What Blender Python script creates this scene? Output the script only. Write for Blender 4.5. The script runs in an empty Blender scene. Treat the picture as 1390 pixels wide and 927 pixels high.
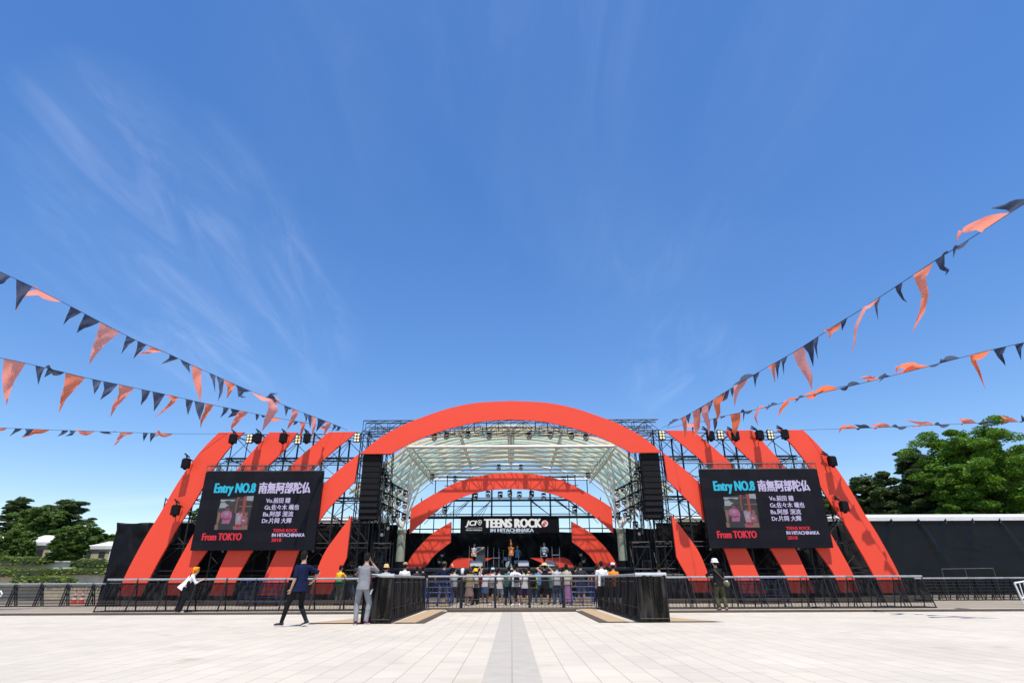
import bpy, math, random
from mathutils import Vector, Matrix, Quaternion, noise as mnoise
R = math.radians
sc = bpy.context.scene
COL = sc.collection
rnd = random.Random(7)

# ------------------------------------------------------------------ camera
F, CXP, CYP, CAMH = 770.0, 693.0, 463.5, 1.05
PITCH, ROLL = 22.85, 0.25
camd = bpy.data.cameras.new('camera')
camd.sensor_width = 36.0
camd.lens = F / 1390 * 36
camd.shift_x = 2 / 1390
camd.clip_start = 0.1
camd.clip_end = 3000
cam = bpy.data.objects.new('camera', camd)
COL.objects.link(cam)
sc.camera = cam
RM = Matrix.Rotation(R(90 + PITCH), 3, 'X') @ Matrix.Rotation(R(-ROLL), 3, 'Z')
CAM = Vector((0, 0, CAMH))
cam.matrix_world = Matrix.Translation(CAM) @ RM.to_4x4()

# ------------------------------------------------------------------ light
SUN_EL, SUN_ROT = R(67), R(168)
w = bpy.data.worlds.new('World'); sc.world = w; w.use_nodes = True
nt = w.node_tree; nt.nodes.clear()
out = nt.nodes.new('ShaderNodeOutputWorld'); bg = nt.nodes.new('ShaderNodeBackground')
sky = nt.nodes.new('ShaderNodeTexSky'); sky.sky_type = 'NISHITA'; sky.sun_disc = False
sky.sun_elevation = SUN_EL; sky.sun_rotation = SUN_ROT
sky.air_density = 1.0; sky.dust_density = 0.25; sky.ozone_density = 3.0; sky.altitude = 0
bg.inputs['Strength'].default_value = 0.15
hsv = nt.nodes.new('ShaderNodeHueSaturation'); hsv.inputs['Saturation'].default_value = 1.50; hsv.inputs['Hue'].default_value = 0.512
hsv.inputs['Value'].default_value = 1.42
gm = nt.nodes.new('ShaderNodeGamma'); gm.inputs['Gamma'].default_value = 0.72
nt.links.new(sky.outputs[0], gm.inputs[0]); nt.links.new(gm.outputs[0], hsv.inputs['Color'])
# thin cirrus streaks, laid out in sky directions
tc = nt.nodes.new('ShaderNodeTexCoord')
def wmath(op, a, b=None, c=None):
    n = nt.nodes.new('ShaderNodeMath'); n.operation = op
    for i, v in enumerate((a, b, c)):
        if v is None: continue
        if isinstance(v, (int, float)): n.inputs[i].default_value = v
        else: nt.links.new(v, n.inputs[i])
    return n.outputs[0]
sep = nt.nodes.new('ShaderNodeSeparateXYZ'); nt.links.new(tc.outputs['Generated'], sep.inputs[0])
zc = wmath('MAXIMUM', sep.outputs[2], 0.04)
px_ = wmath('DIVIDE', sep.outputs[0], wmath('ADD', zc, 0.12)); py_ = wmath('DIVIDE', sep.outputs[1], wmath('ADD', zc, 0.12))
comb = nt.nodes.new('ShaderNodeCombineXYZ'); nt.links.new(px_, comb.inputs[0]); nt.links.new(py_, comb.inputs[1])
def wmap(rot, scl, loc=(0, 0, 0)):
    m = nt.nodes.new('ShaderNodeMapping'); m.inputs['Rotation'].default_value = (0, 0, rot); m.inputs['Scale'].default_value = scl
    m.inputs['Location'].default_value = loc
    nt.links.new(comb.outputs[0], m.inputs[0]); return m.outputs[0]
def wnoise(vec, s, det, rough=0.55, dist=0.0):
    n = nt.nodes.new('ShaderNodeTexNoise'); n.inputs['Scale'].default_value = s; n.inputs['Detail'].default_value = det
    n.inputs['Roughness'].default_value = rough; n.inputs['Distortion'].default_value = dist
    nt.links.new(vec, n.inputs['Vector']); return n.outputs['Fac']
def wramp(v, a, b):
    n = nt.nodes.new('ShaderNodeMapRange'); n.interpolation_type = 'SMOOTHSTEP'
    n.inputs['From Min'].default_value = a; n.inputs['From Max'].default_value = b
    nt.links.new(v, n.inputs['Value']); return n.outputs[0]
fine = wramp(wnoise(wmap(R(-20), (5.0, 1.3, 1), (3.1, 0.4, 0)), 1.35, 11, 0.62, 1.1), 0.40, 0.84)
big = wramp(wnoise(wmap(R(20), (1.0, 0.8, 1), (7.3, 2.2, 0)), 0.9, 3, 0.5, 0.3), 0.44, 0.68)
veil = wramp(wnoise(wmap(R(-30), (1.4, 0.5, 1), (1.3, 5.2, 0)), 1.0, 5, 0.5, 0.5), 0.35, 0.85)
lowc = wramp(wnoise(wmap(R(80), (0.5, 2.2, 1), (0.3, 9.2, 0)), 0.8, 6, 0.55, 0.4), 0.48, 0.80)
def dirmask(x, y, lo, hi):
    d = (RM @ Vector((x - CXP, CYP - y, -F))).normalized()
    n = nt.nodes.new('ShaderNodeVectorMath'); n.operation = 'DOT_PRODUCT'
    nt.links.new(tc.outputs['Generated'], n.inputs[0]); n.inputs[1].default_value = d
    return wramp(n.outputs['Value'], math.cos(R(lo)), math.cos(R(hi)))
m1 = wmath('MAXIMUM', wmath('MAXIMUM', dirmask(150, 200, 8, 1), dirmask(220, 310, 12, 3)), wmath('MULTIPLY', dirmask(335, 410, 13, 2), 1.0))
m2 = dirmask(780, 60, 34, 6)
m3 = wmath('MAXIMUM', dirmask(930, 500, 7, 1), dirmask(880, 350, 4, 1))
cl = wmath('MULTIPLY', wmath('MULTIPLY', fine, m1), 0.125)
cl = wmath('ADD', cl, wmath('MULTIPLY', wmath('MULTIPLY', wmath('MULTIPLY', fine, m2), big), 0.035))
cl = wmath('ADD', cl, wmath('MULTIPLY', wmath('MULTIPLY', fine, m3), 0.09))
cl = wmath('ADD', cl, wmath('MULTIPLY', wmath('MULTIPLY', veil, wmath('MAXIMUM', m2, m1)), 0.06))
hz = wramp(sep.outputs[2], 0.30, 0.02)
cl = wmath('ADD', cl, wmath('MULTIPLY', wmath('MULTIPLY', lowc, hz), 0.16))
mixc = nt.nodes.new('ShaderNodeMix'); mixc.data_type = 'RGBA'
nt.links.new(cl, mixc.inputs['Factor']); nt.links.new(hsv.outputs[0], mixc.inputs[6]); mixc.inputs[7].default_value = (5.6, 6.2, 7.4, 1)
nt.links.new(mixc.outputs[2], bg.inputs['Color']); nt.links.new(bg.outputs[0], out.inputs[0])

sd = bpy.data.lights.new('sun', 'SUN'); sd.energy = 3.85; sd.angle = R(0.5); sd.color = (1.0, 0.925, 0.80)
sun = bpy.data.objects.new('sun', sd); COL.objects.link(sun)
SDIR = Vector((math.cos(SUN_EL) * math.sin(SUN_ROT), math.cos(SUN_EL) * math.cos(SUN_ROT), math.sin(SUN_EL)))
sun.rotation_euler = SDIR.to_track_quat('Z', 'Y').to_euler(); sun.location = (0, 0, 60)

vs = sc.view_settings
vs.view_transform = 'Standard'; vs.look = 'None'; vs.gamma = 1; vs.use_curve_mapping = False
vs.exposure = 0.42
sc.cycles.transparent_max_bounces = 32
sc.cycles.max_bounces = 7
sc.cycles.use_denoising = True

# ------------------------------------------------------------------ helpers
def ray(x, y): return RM @ Vector((x - CXP, CYP - y, -F))
def P(x, y, Y):
    d = ray(x, y); return CAM + d * (Y / d.y)
def G(x, y, Z=0.0):
    d = ray(x, y); return CAM + d * ((Z - CAMH) / d.z)

MATS = {}
def mat(name, col, rough=0.7, var=0.12, vs_=3.0, bump=0.0, bs=20.0, metal=0.0, emit=None, es=1.0, alpha=1.0, trans=0.0, spec=0.4, stretch=(1, 1, 1), coord='Object'):
    if name in MATS: return MATS[name]
    m = bpy.data.materials.new(name); m.use_nodes = True; n = m.node_tree.nodes; l = m.node_tree.links
    b = n['Principled BSDF']; o = n['Material Output']
    b.inputs['Roughness'].default_value = rough; b.inputs['Metallic'].default_value = metal
    b.inputs['Specular IOR Level'].default_value = spec
    t = n.new('ShaderNodeTexCoord'); mp = n.new('ShaderNodeMapping'); mp.inputs['Scale'].default_value = stretch
    l.new(t.outputs[coord], mp.inputs[0])
    nz = n.new('ShaderNodeTexNoise'); nz.inputs['Scale'].default_value = vs_; nz.inputs['Detail'].default_value = 6; nz.inputs['Roughness'].default_value = 0.6
    l.new(mp.outputs[0], nz.inputs['Vector'])
    mx = n.new('ShaderNodeMix'); mx.data_type = 'RGBA'
    lo = [max(0, c * (1 - var)) for c in col]; hi = [min(1, c * (1 + var)) for c in col]
    mx.inputs[6].default_value = (*lo, 1); mx.inputs[7].default_value = (*hi, 1)
    mr = n.new('ShaderNodeMapRange'); mr.inputs['From Min'].default_value = 0.3; mr.inputs['From Max'].default_value = 0.7
    l.new(nz.outputs['Fac'], mr.inputs['Value']); l.new(mr.outputs[0], mx.inputs['Factor'])
    l.new(mx.outputs[2], b.inputs['Base Color'])
    if bump > 0:
        nb = n.new('ShaderNodeTexNoise'); nb.inputs['Scale'].default_value = bs; nb.inputs['Detail'].default_value = 4
        l.new(mp.outputs[0], nb.inputs['Vector'])
        bp = n.new('ShaderNodeBump'); bp.inputs['Strength'].default_value = bump; bp.inputs['Distance'].default_value = 0.05
        l.new(nb.outputs['Fac'], bp.inputs['Height']); l.new(bp.outputs[0], b.inputs['Normal'])
    if emit:
        b.inputs['Emission Color'].default_value = (*emit, 1); b.inputs['Emission Strength'].default_value = es
    if trans > 0 or alpha < 1:
        last = b.outputs[0]
        if trans > 0:
            tr = n.new('ShaderNodeBsdfTranslucent'); l.new(mx.outputs[2], tr.inputs['Color'])
            ms = n.new('ShaderNodeMixShader'); ms.inputs[0].default_value = trans
            l.new(last, ms.inputs[1]); l.new(tr.outputs[0], ms.inputs[2]); last = ms.outputs[0]
        if alpha < 1:
            tp = n.new('ShaderNodeBsdfTransparent')
            ms = n.new('ShaderNodeMixShader'); ms.inputs[0].default_value = alpha
            l.new(tp.outputs[0], ms.inputs[1]); l.new(last, ms.inputs[2]); last = ms.outputs[0]
        l.new(last, o.inputs['Surface'])
    MATS[name] = m
    return m

class MB:
    def __init__(s): s.v = []; s.f = []; s.mi = []; s.cur = 0
    def add(s, vs_, fs):
        o = len(s.v); s.v += [tuple(v) for v in vs_]
        for f in fs: s.f.append(tuple(i + o for i in f)); s.mi.append(s.cur)
        return s
    def box(s, c, d, rz=0.0, M=None):
        x, y, z = d[0] / 2, d[1] / 2, d[2] / 2
        q = Matrix.Rotation(rz, 3, 'Z') if M is None else M
        c = Vector(c)
        vs_ = [c + q @ Vector((a * x, b * y, e * z)) for e in (-1, 1) for a, b in ((-1, -1), (1, -1), (1, 1), (-1, 1))]
        return s.add(vs_, [(3, 2, 1, 0), (4, 5, 6, 7), (0, 1, 5, 4), (1, 2, 6, 5), (2, 3, 7, 6), (3, 0, 4, 7)])
    def tube(s, a, b, r, n=6, r2=None, cap=True):
        a = Vector(a); b = Vector(b); d = (b - a)
        if d.length < 1e-6: return s
        q = d.to_track_quat('Z', 'Y'); r2 = r if r2 is None else r2
        vs_ = [a + q @ Vector((math.cos(2 * math.pi * i / n) * r, math.sin(2 * math.pi * i / n) * r, 0)) for i in range(n)]
        vs_ += [b + q @ Vector((math.cos(2 * math.pi * i / n) * r2, math.sin(2 * math.pi * i / n) * r2, 0)) for i in range(n)]
        fs = [(i, (i + 1) % n, n + (i + 1) % n, n + i) for i in range(n)]
        if cap: fs += [tuple(range(n - 1, -1, -1)), tuple(range(n, 2 * n))]
        return s.add(vs_, fs)
    def path(s, pts, r, n=6):
        pts = [Vector(p) for p in pts]; rr = r if isinstance(r, (list, tuple)) else [r] * len(pts)
        rings = []; q = None; tp_ = None
        for i, p in enumerate(pts):
            t = (pts[min(i + 1, len(pts) - 1)] - pts[max(i - 1, 0)]).normalized()
            q = t.to_track_quat('Z', 'Y') if q is None else tp_.rotation_difference(t) @ q
            tp_ = t
            rings.append([p + q @ Vector((math.cos(2 * math.pi * k / n) * rr[i], math.sin(2 * math.pi * k / n) * rr[i], 0)) for k in range(n)])
        return s.loft(rings)
    def loft(s, rings, cap=True):
        n = len(rings[0]); vs_ = [v for r_ in rings for v in r_]; fs = []
        for j in range(len(rings) - 1):
            for i in range(n):
                a = j * n + i; b = j * n + (i + 1) % n
                fs.append((a, b, b + n, a + n))
        if cap: fs += [tuple(range(n - 1, -1, -1)), tuple(range((len(rings) - 1) * n, len(rings) * n))]
        return s.add(vs_, fs)
    def lathe(s, prof, c=(0, 0, 0), n=16, sx=1, sy=1):
        c = Vector(c)
        return s.loft([[c + Vector((math.cos(2 * math.pi * i / n) * r * sx, math.sin(2 * math.pi * i / n) * r * sy, z)) for i in range(n)] for r, z in prof])
    def ell(s, c, r, n=12, m=8, q=None):
        c = Vector(c); rings = []
        for j in range(m + 1):
            a = -math.pi / 2 + math.pi * j / m; cr = max(math.cos(a), 0.03)
            ring = []
            for i in range(n):
                p = Vector((math.cos(2 * math.pi * i / n) * cr * r[0], math.sin(2 * math.pi * i / n) * cr * r[1], math.sin(a) * r[2]))
                ring.append(c + (q @ p if q else p))
            rings.append(ring)
        return s.loft(rings)
    def prism(s, pts, ex):
        ex = Vector(ex); n = len(pts); pts = [Vector(p) for p in pts]
        return s.add(pts + [p + ex for p in pts], [tuple(range(n)), tuple(range(2 * n - 1, n - 1, -1))] + [(i, n + i, n + (i + 1) % n, (i + 1) % n) for i in range(n)])
    def strip(s, A, B, ex):
        """two edge curves A,B -> slab of thickness ex"""
        n = len(A); ex = Vector(ex)
        vs_ = [Vector(p) for p in A] + [Vector(p) for p in B] + [Vector(p) + ex for p in A] + [Vector(p) + ex for p in B]
        fs = []
        for i in range(n - 1):
            fs += [(i, i + 1, n + i + 1, n + i), (2 * n + i + 1, 2 * n + i, 3 * n + i, 3 * n + i + 1),
                   (i + 1, i, 2 * n + i, 2 * n + i + 1), (n + i, n + i + 1, 3 * n + i + 1, 3 * n + i)]
        fs += [(0, n, 3 * n, 2 * n), (n - 1, 3 * n - 1, 4 * n - 1, 2 * n - 1)]
        return s.add(vs_, fs)
    def grid(s, fn, nu, nv):
        vs_ = [fn(i / nu, j / nv) for j in range(nv + 1) for i in range(nu + 1)]
        return s.add(vs_, [(j * (nu + 1) + i, j * (nu + 1) + i + 1, (j + 1) * (nu + 1) + i + 1, (j + 1) * (nu + 1) + i) for j in range(nv) for i in range(nu)])
    def build(s, name, m, parent=None, loc=None, smooth=False):
        me = bpy.data.meshes.new(name); vv = s.v
        if loc is not None: vv = [(a[0] - loc[0], a[1] - loc[1], a[2] - loc[2]) for a in s.v]
        me.from_pydata(vv, [], s.f); me.update()
        for q in (m if isinstance(m, (list, tuple)) else [m]): me.materials.append(q)
        if len(set(s.mi)) > 1: me.polygons.foreach_set('material_index', s.mi)
        if smooth: me.polygons.foreach_set('use_smooth', [True] * len(me.polygons))
        o = bpy.data.objects.new(name, me); COL.objects.link(o)
        if parent: o.parent = parent
        if loc is not None: o.location = loc
        return o

def fixn(o):
    import bmesh
    b = bmesh.new(); b.from_mesh(o.data); bmesh.ops.recalc_face_normals(b, faces=b.faces); b.to_mesh(o.data); b.free(); return o
def tag(o, label=None, cat=None, group=None, kind=None):
    if label: o['label'] = label
    if cat: o['category'] = cat
    if group: o['group'] = group
    if kind: o['kind'] = kind
    return o
def thing(name, label, cat, loc=(0, 0, 0), rz=0, group=None):
    o = bpy.data.objects.new(name, None); COL.objects.link(o); o.empty_display_size = 0.3
    o.location = loc; o.rotation_euler = (0, 0, rz); return tag(o, label, cat, group)
def dup(o, loc=None, rz=None, label=None, group=None, parent=None, scale=None):
    c = o.copy(); COL.objects.link(c)
    if parent: c.parent = parent
    if loc is not None: c.location = loc
    if rz is not None: c.rotation_euler = (0, 0, rz) if not isinstance(rz, (tuple, list)) else rz
    if scale is not None: c.scale = scale
    if label: c['label'] = label
    if group: c['group'] = group
    for ch in list(o.children): dup(ch, parent=c)
    return c

def cr(pts, n):
    """Catmull-Rom resample of 2D/3D point list"""
    pts = [Vector(p) for p in pts]
    if len(pts) == 2: return [pts[0].lerp(pts[1], i / n) for i in range(n + 1)]
    L = [0]
    for a, b in zip(pts, pts[1:]): L.append(L[-1] + (b - a).length)
    res = []
    for i in range(n + 1):
        s_ = L[-1] * i / n; k = 0
        while k < len(pts) - 2 and L[k + 1] < s_: k += 1
        t = (s_ - L[k]) / max(L[k + 1] - L[k], 1e-6)
        p0 = pts[max(k - 1, 0)]; p1 = pts[k]; p2 = pts[k + 1]; p3 = pts[min(k + 2, len(pts) - 1)]
        if k == 0: p0 = p1 * 2 - p2
        if k == len(pts) - 2: p3 = p2 * 2 - p1
        l1 = max((p2 - p1).length, 1e-6); m1_ = (p2 - p0) * (l1 / max((p2 - p1).length + (p1 - p0).length, 1e-6)); m2_ = (p3 - p1) * (l1 / max((p3 - p2).length + l1, 1e-6))
        t2, t3 = t * t, t * t * t
        res.append(p1 * (2 * t3 - 3 * t2 + 1) + m1_ * (t3 - 2 * t2 + t) + p2 * (-2 * t3 + 3 * t2) + m2_ * (t3 - t2))
    return res

# ------------------------------------------------------------------ materials
M_red = mat('red painted panel', (0.85, 0.076, 0.038), 0.55, 0.04, 0.6, spec=0.3, coord='Generated')
M_blk = mat('black steel', (0.007, 0.007, 0.009), 0.5, 0.3, 6)
M_blk2 = mat('matt black cabinet', (0.005, 0.005, 0.006), 0.65, 0.3, 6, bump=0.2, bs=60, spec=0.2)
M_alu = mat('galvanised steel', (0.50, 0.52, 0.54), 0.42, 0.15, 8, metal=0.55)
M_dsteel = mat('dark grey steel', (0.09, 0.095, 0.10), 0.45, 0.25, 8, metal=0.4)
M_cloth = mat('black tarpaulin', (0.006, 0.007, 0.009), 0.5, 0.35, 1.4, bump=0.25, bs=3.0, spec=0.14)
M_cloth2 = mat('dull black stage cloth', (0.004, 0.0042, 0.005), 0.85, 0.4, 1.2, bump=0.3, bs=4)
M_drape = mat('dark blue grey drape', (0.010, 0.014, 0.020), 0.7, 0.5, 2.0, bump=0.4, bs=3, stretch=(3, 3, 0.4))
M_white = mat('white painted steel', (0.78, 0.77, 0.72), 0.45, 0.08, 4)
M_slat = mat('cream roof panel', (0.92, 0.87, 0.70), 0.5, 0.06, 2, trans=0.7)
M_wroof = mat('white tent fabric', (0.80, 0.80, 0.79), 0.6, 0.06, 2, trans=0.2)
M_col = mat('grey green column paint', (0.30, 0.34, 0.27), 0.6, 0.15, 3, bump=0.1)
M_lens = mat('lamp lens', (0.35, 0.35, 0.33), 0.15, 0.3, 30, spec=0.9)
M_warm = mat('blinder lens', (0.75, 0.66, 0.45), 0.25, 0.2, 30, emit=(1, .85, .55), es=0.25)
def glass():
    m = bpy.data.materials.new('teal roof glass'); m.use_nodes = True; n = m.node_tree.nodes; l = m.node_tree.links
    b = n['Principled BSDF']; b.inputs['Base Color'].default_value = (0.10, 0.36, 0.42, 1); b.inputs['Roughness'].default_value = 0.2
    nz = n.new('ShaderNodeTexNoise'); nz.inputs['Scale'].default_value = 2
    tp = n.new('ShaderNodeBsdfTransparent'); tp.inputs[0].default_value = (0.62, 0.93, 0.95, 1)
    tl = n.new('ShaderNodeBsdfTranslucent'); tl.inputs[0].default_value = (0.22, 0.56, 0.68, 1)
    a = n.new('ShaderNodeMixShader'); a.inputs[0].default_value = 0.55; l.new(b.outputs[0], a.inputs[1]); l.new(tl.outputs[0], a.inputs[2])
    c = n.new('ShaderNodeMixShader'); l.new(tp.outputs[0], c.inputs[1]); l.new(a.outputs[0], c.inputs[2])
    mr = n.new('ShaderNodeMapRange'); mr.inputs['To Min'].default_value = 0.45; mr.inputs['To Max'].default_value = 0.62
    l.new(nz.outputs['Fac'], mr.inputs['Value']); l.new(mr.outputs[0], c.inputs[0])
    l.new(c.outputs[0], n['Material Output'].inputs['Surface']); return m
M_glass = glass()
def netting(name, col, a):
    m = bpy.data.materials.new(name); m.use_nodes = True; n = m.node_tree.nodes; l = m.node_tree.links
    b = n['Principled BSDF']; b.inputs['Roughness'].default_value = 0.8; b.inputs['Specular IOR Level'].default_value = 0.06
    t = n.new('ShaderNodeTexCoord'); mp = n.new('ShaderNodeMapping'); mp.inputs['Scale'].default_value = (9, 9, 1.2); l.new(t.outputs['Object'], mp.inputs[0])
    nz = n.new('ShaderNodeTexNoise'); nz.inputs['Scale'].default_value = 1.0; nz.inputs['Detail'].default_value = 5; l.new(mp.outputs[0], nz.inputs['Vector'])
    mx = n.new('ShaderNodeMix'); mx.data_type = 'RGBA'; mx.inputs[6].default_value = (*[c * 0.5 for c in col], 1); mx.inputs[7].default_value = (*[c * 4.5 for c in col], 1)
    mr = n.new('ShaderNodeMapRange'); mr.inputs['From Min'].default_value = 0.42; mr.inputs['From Max'].default_value = 0.78
    l.new(nz.outputs['Fac'], mr.inputs['Value']); l.new(mr.outputs[0], mx.inputs['Factor']); l.new(mx.outputs[2], b.inputs['Base Color'])
    tp = n.new('ShaderNodeBsdfTransparent'); c = n.new('ShaderNodeMixShader')
    m2 = n.new('ShaderNodeMapRange'); m2.inputs['To Min'].default_value = a - 0.08; m2.inputs['To Max'].default_value = min(1, a + 0.08)
    l.new(nz.outputs['Fac'], m2.inputs['Value']); l.new(m2.outputs[0], c.inputs[0])
    l.new(tp.outputs[0], c.inputs[1]); l.new(b.outputs[0], c.inputs[2]); l.new(c.outputs[0], n['Material Output'].inputs['Surface']); return m
M_net = netting('black barrier netting', (0.006, 0.006, 0.007), 0.87)
M_netC = netting('thin black barrier netting', (0.006, 0.006, 0.007), 0.48)
M_skirt = netting('worn black barrier cloth', (0.016, 0.0145, 0.013), 0.90)
def pennant_mat(name, ca, cb, tr_, al):
    m = bpy.data.materials.new(name); m.use_nodes = True; n = m.node_tree.nodes; l = m.node_tree.links
    b = n['Principled BSDF']; b.inputs['Roughness'].default_value = 0.85; b.inputs['Specular IOR Level'].default_value = 0.1
    oi = n.new('ShaderNodeObjectInfo'); mx = n.new('ShaderNodeMix'); mx.data_type = 'RGBA'; mx.inputs[6].default_value = (*ca, 1); mx.inputs[7].default_value = (*cb, 1)
    l.new(oi.outputs['Random'], mx.inputs['Factor']); l.new(mx.outputs[2], b.inputs['Base Color'])
    tr = n.new('ShaderNodeBsdfTranslucent'); l.new(mx.outputs[2], tr.inputs[0])
    ms = n.new('ShaderNodeMixShader'); ms.inputs[0].default_value = tr_; l.new(b.outputs[0], ms.inputs[1]); l.new(tr.outputs[0], ms.inputs[2])
    l.new(ms.outputs[0], n['Material Output'].inputs['Surface']); return m
M_orange = pennant_mat('orange pennant cloth', (0.98, 0.24, 0.09), (0.94, 0.42, 0.38), 0.5, 1.0)  # pinker second tone paints in sky light showing through the backlit cloth
M_navy = pennant_mat('charcoal pennant cloth', (0.065, 0.080, 0.13), (0.13, 0.16, 0.25), 0.45, 1.0)
M_blue = mat('blue steel rack', (0.012, 0.05, 0.26), 0.4, 0.15, 5)
M_conc = mat('concrete terrace', (0.60, 0.54, 0.42), 0.85, 0.2, 1.2, bump=0.2)
M_tanwall = mat('beige tent wall', (0.46, 0.38, 0.27), 0.7, 0.1, 2)
M_bark = mat('tree bark', (0.10, 0.075, 0.055), 0.9, 0.3, 5, bump=0.5)
def leafmat(name, col, col2):
    m = bpy.data.materials.new(name); m.use_nodes = True; n = m.node_tree.nodes; l = m.node_tree.links
    b = n['Principled BSDF']; b.inputs['Roughness'].default_value = 0.55
    g = n.new('ShaderNodeNewGeometry'); mx = n.new('ShaderNodeMix'); mx.data_type = 'RGBA'
    mx.inputs[6].default_value = (*col, 1); mx.inputs[7].default_value = (*col2, 1)
    l.new(g.outputs['Random Per Island'], mx.inputs['Factor']); l.new(mx.outputs[2], b.inputs['Base Color'])
    tr = n.new('ShaderNodeBsdfTranslucent'); l.new(mx.outputs[2], tr.inputs[0])
    ms = n.new('ShaderNodeMixShader'); ms.inputs[0].default_value = 0.35; l.new(b.outputs[0], ms.inputs[1]); l.new(tr.outputs[0], ms.inputs[2])
    l.new(ms.outputs[0], n['Material Output'].inputs['Surface']); return m
L_pine = leafmat('pine needles', (0.038, 0.075, 0.018), (0.095, 0.150, 0.034))
L_mid = leafmat('mid green leaves', (0.060, 0.125, 0.018), (0.140, 0.235, 0.034))
L_bright = leafmat('bright green leaves', (0.060, 0.155, 0.008), (0.180, 0.340, 0.020))
L_hedge = leafmat('hedge leaves', (0.10, 0.17, 0.016), (0.24, 0.32, 0.04))

# ------------------------------------------------------------------ ground
def paving():
    m = bpy.data.materials.new('pale stone paving'); m.use_nodes = True; n = m.node_tree.nodes; l = m.node_tree.links
    b = n['Principled BSDF']; b.inputs['Roughness'].default_value = 0.75; b.inputs['Specular IOR Level'].default_value = 0.25
    t = n.new('ShaderNodeTexCoord'); mp = n.new('ShaderNodeMapping'); mp.inputs['Rotation'].default_value = (0, 0, R(90)); mp.inputs['Location'].default_value = (0, 0.335, 0)
    l.new(t.outputs['Object'], mp.inputs[0])
    br = n.new('ShaderNodeTexBrick'); br.offset = 0.5; br.inputs['Scale'].default_value = 1.0
    br.inputs['Brick Width'].default_value = 0.67; br.inputs['Row Height'].default_value = 0.335
    br.inputs['Mortar Size'].default_value = 0.0055; br.inputs['Mortar Smooth'].default_value = 0.3; br.inputs['Bias'].default_value = 0.0
    br.inputs['Color1'].default_value = (0.585, 0.535, 0.445, 1); br.inputs['Color2'].default_value = (0.64, 0.58, 0.475, 1); br.inputs['Mortar'].default_value = (0.34, 0.29, 0.22, 1)
    l.new(mp.outputs[0], br.inputs['Vector'])
    nz = n.new('ShaderNodeTexNoise'); nz.inputs['Scale'].default_value = 0.35; nz.inputs['Detail'].default_value = 8; nz.inputs['Roughness'].default_value = 0.65
    l.new(t.outputs['Object'], nz.inputs['Vector'])
    mr = n.new('ShaderNodeMapRange'); mr.inputs['From Min'].default_value = 0.3; mr.inputs['From Max'].default_value = 0.7; mr.inputs['To Min'].default_value = 0.86; mr.inputs['To Max'].default_value = 1.05
    l.new(nz.outputs['Fac'], mr.inputs['Value'])
    st = n.new('ShaderNodeTexNoise'); st.inputs['Scale'].default_value = 0.9; st.inputs['Detail'].default_value = 5; l.new(t.outputs['Object'], st.inputs['Vector'])
    sr = n.new('ShaderNodeMapRange'); sr.interpolation_type = 'SMOOTHSTEP'; sr.inputs['From Min'].default_value = 0.61; sr.inputs['From Max'].default_value = 0.76; sr.inputs['To Min'].default_value = 0; sr.inputs['To Max'].default_value = 0.5
    l.new(st.outputs['Fac'], sr.inputs['Value'])
    gr = n.new('ShaderNodeTexNoise'); gr.inputs['Scale'].default_value = 45; gr.inputs['Detail'].default_value = 3; l.new(t.outputs['Object'], gr.inputs['Vector'])
    g2 = n.new('ShaderNodeMapRange'); g2.inputs['To Min'].default_value = 0.93; g2.inputs['To Max'].default_value = 1.06; l.new(gr.outputs['Fac'], g2.inputs['Value'])
    mm = n.new('ShaderNodeMath'); mm.operation = 'MULTIPLY'; l.new(mr.outputs[0], mm.inputs[0]); l.new(g2.outputs[0], mm.inputs[1])
    vm = n.new('ShaderNodeVectorMath'); vm.operation = 'SCALE'; l.new(br.outputs['Color'], vm.inputs[0]); l.new(mm.outputs[0], vm.inputs['Scale'])
    mx = n.new('ShaderNodeMix'); mx.data_type = 'RGBA'; l.new(sr.outputs[0], mx.inputs['Factor']); l.new(vm.outputs[0], mx.inputs[6]); mx.inputs[7].default_value = (0.34, 0.27, 0.18, 1)
    l.new(mx.outputs[2], b.inputs['Base Color'])
    return m
M_grass = mat('lawn', (0.055, 0.085, 0.025), 0.9, 0.4, 0.5, bump=0.4, bs=8)
M_apron = mat('grey brown paving', (0.30, 0.255, 0.19), 0.8, 0.15, 0.8, bump=0.15)
M_tan = mat('tan plaza paving', (0.46, 0.33, 0.20), 0.8, 0.14, 3, stretch=(1, 5, 1))
M_brown = mat('dark brown kerb stone', (0.095, 0.07, 0.05), 0.8, 0.2, 2)
M_grey = mat('grey granite strip', (0.46, 0.425, 0.365), 0.75, 0.08, 3)
def sheet(name, pts, m, z=0.0):
    mb = MB(); mb.add([(p[0], p[1], z) for p in pts], [tuple(range(len(pts)))])
    o = mb.build(name, m); tag(o, kind='structure'); return fixn(o)
def rect(name, x0, x1, y0, y1, m, z): return sheet(name, [(x0, y0), (x1, y0), (x1, y1), (x0, y1)], m, z)
rect('ground', -900, 900, -500, 1600, M_grass, -0.02)
rect('plaza_paving', -70, 70, -30, 60, paving(), 0.0)
rect('rear_paving', -70, 70, 24.2, 75, M_apron, 0.004)
for s_ in (-1, 1):
    rect('granite_strip', min(s_ * 0.006, s_ * 0.34), max(s_ * 0.006, s_ * 0.34), -10, 22.6, M_grey, 0.008)
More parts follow.
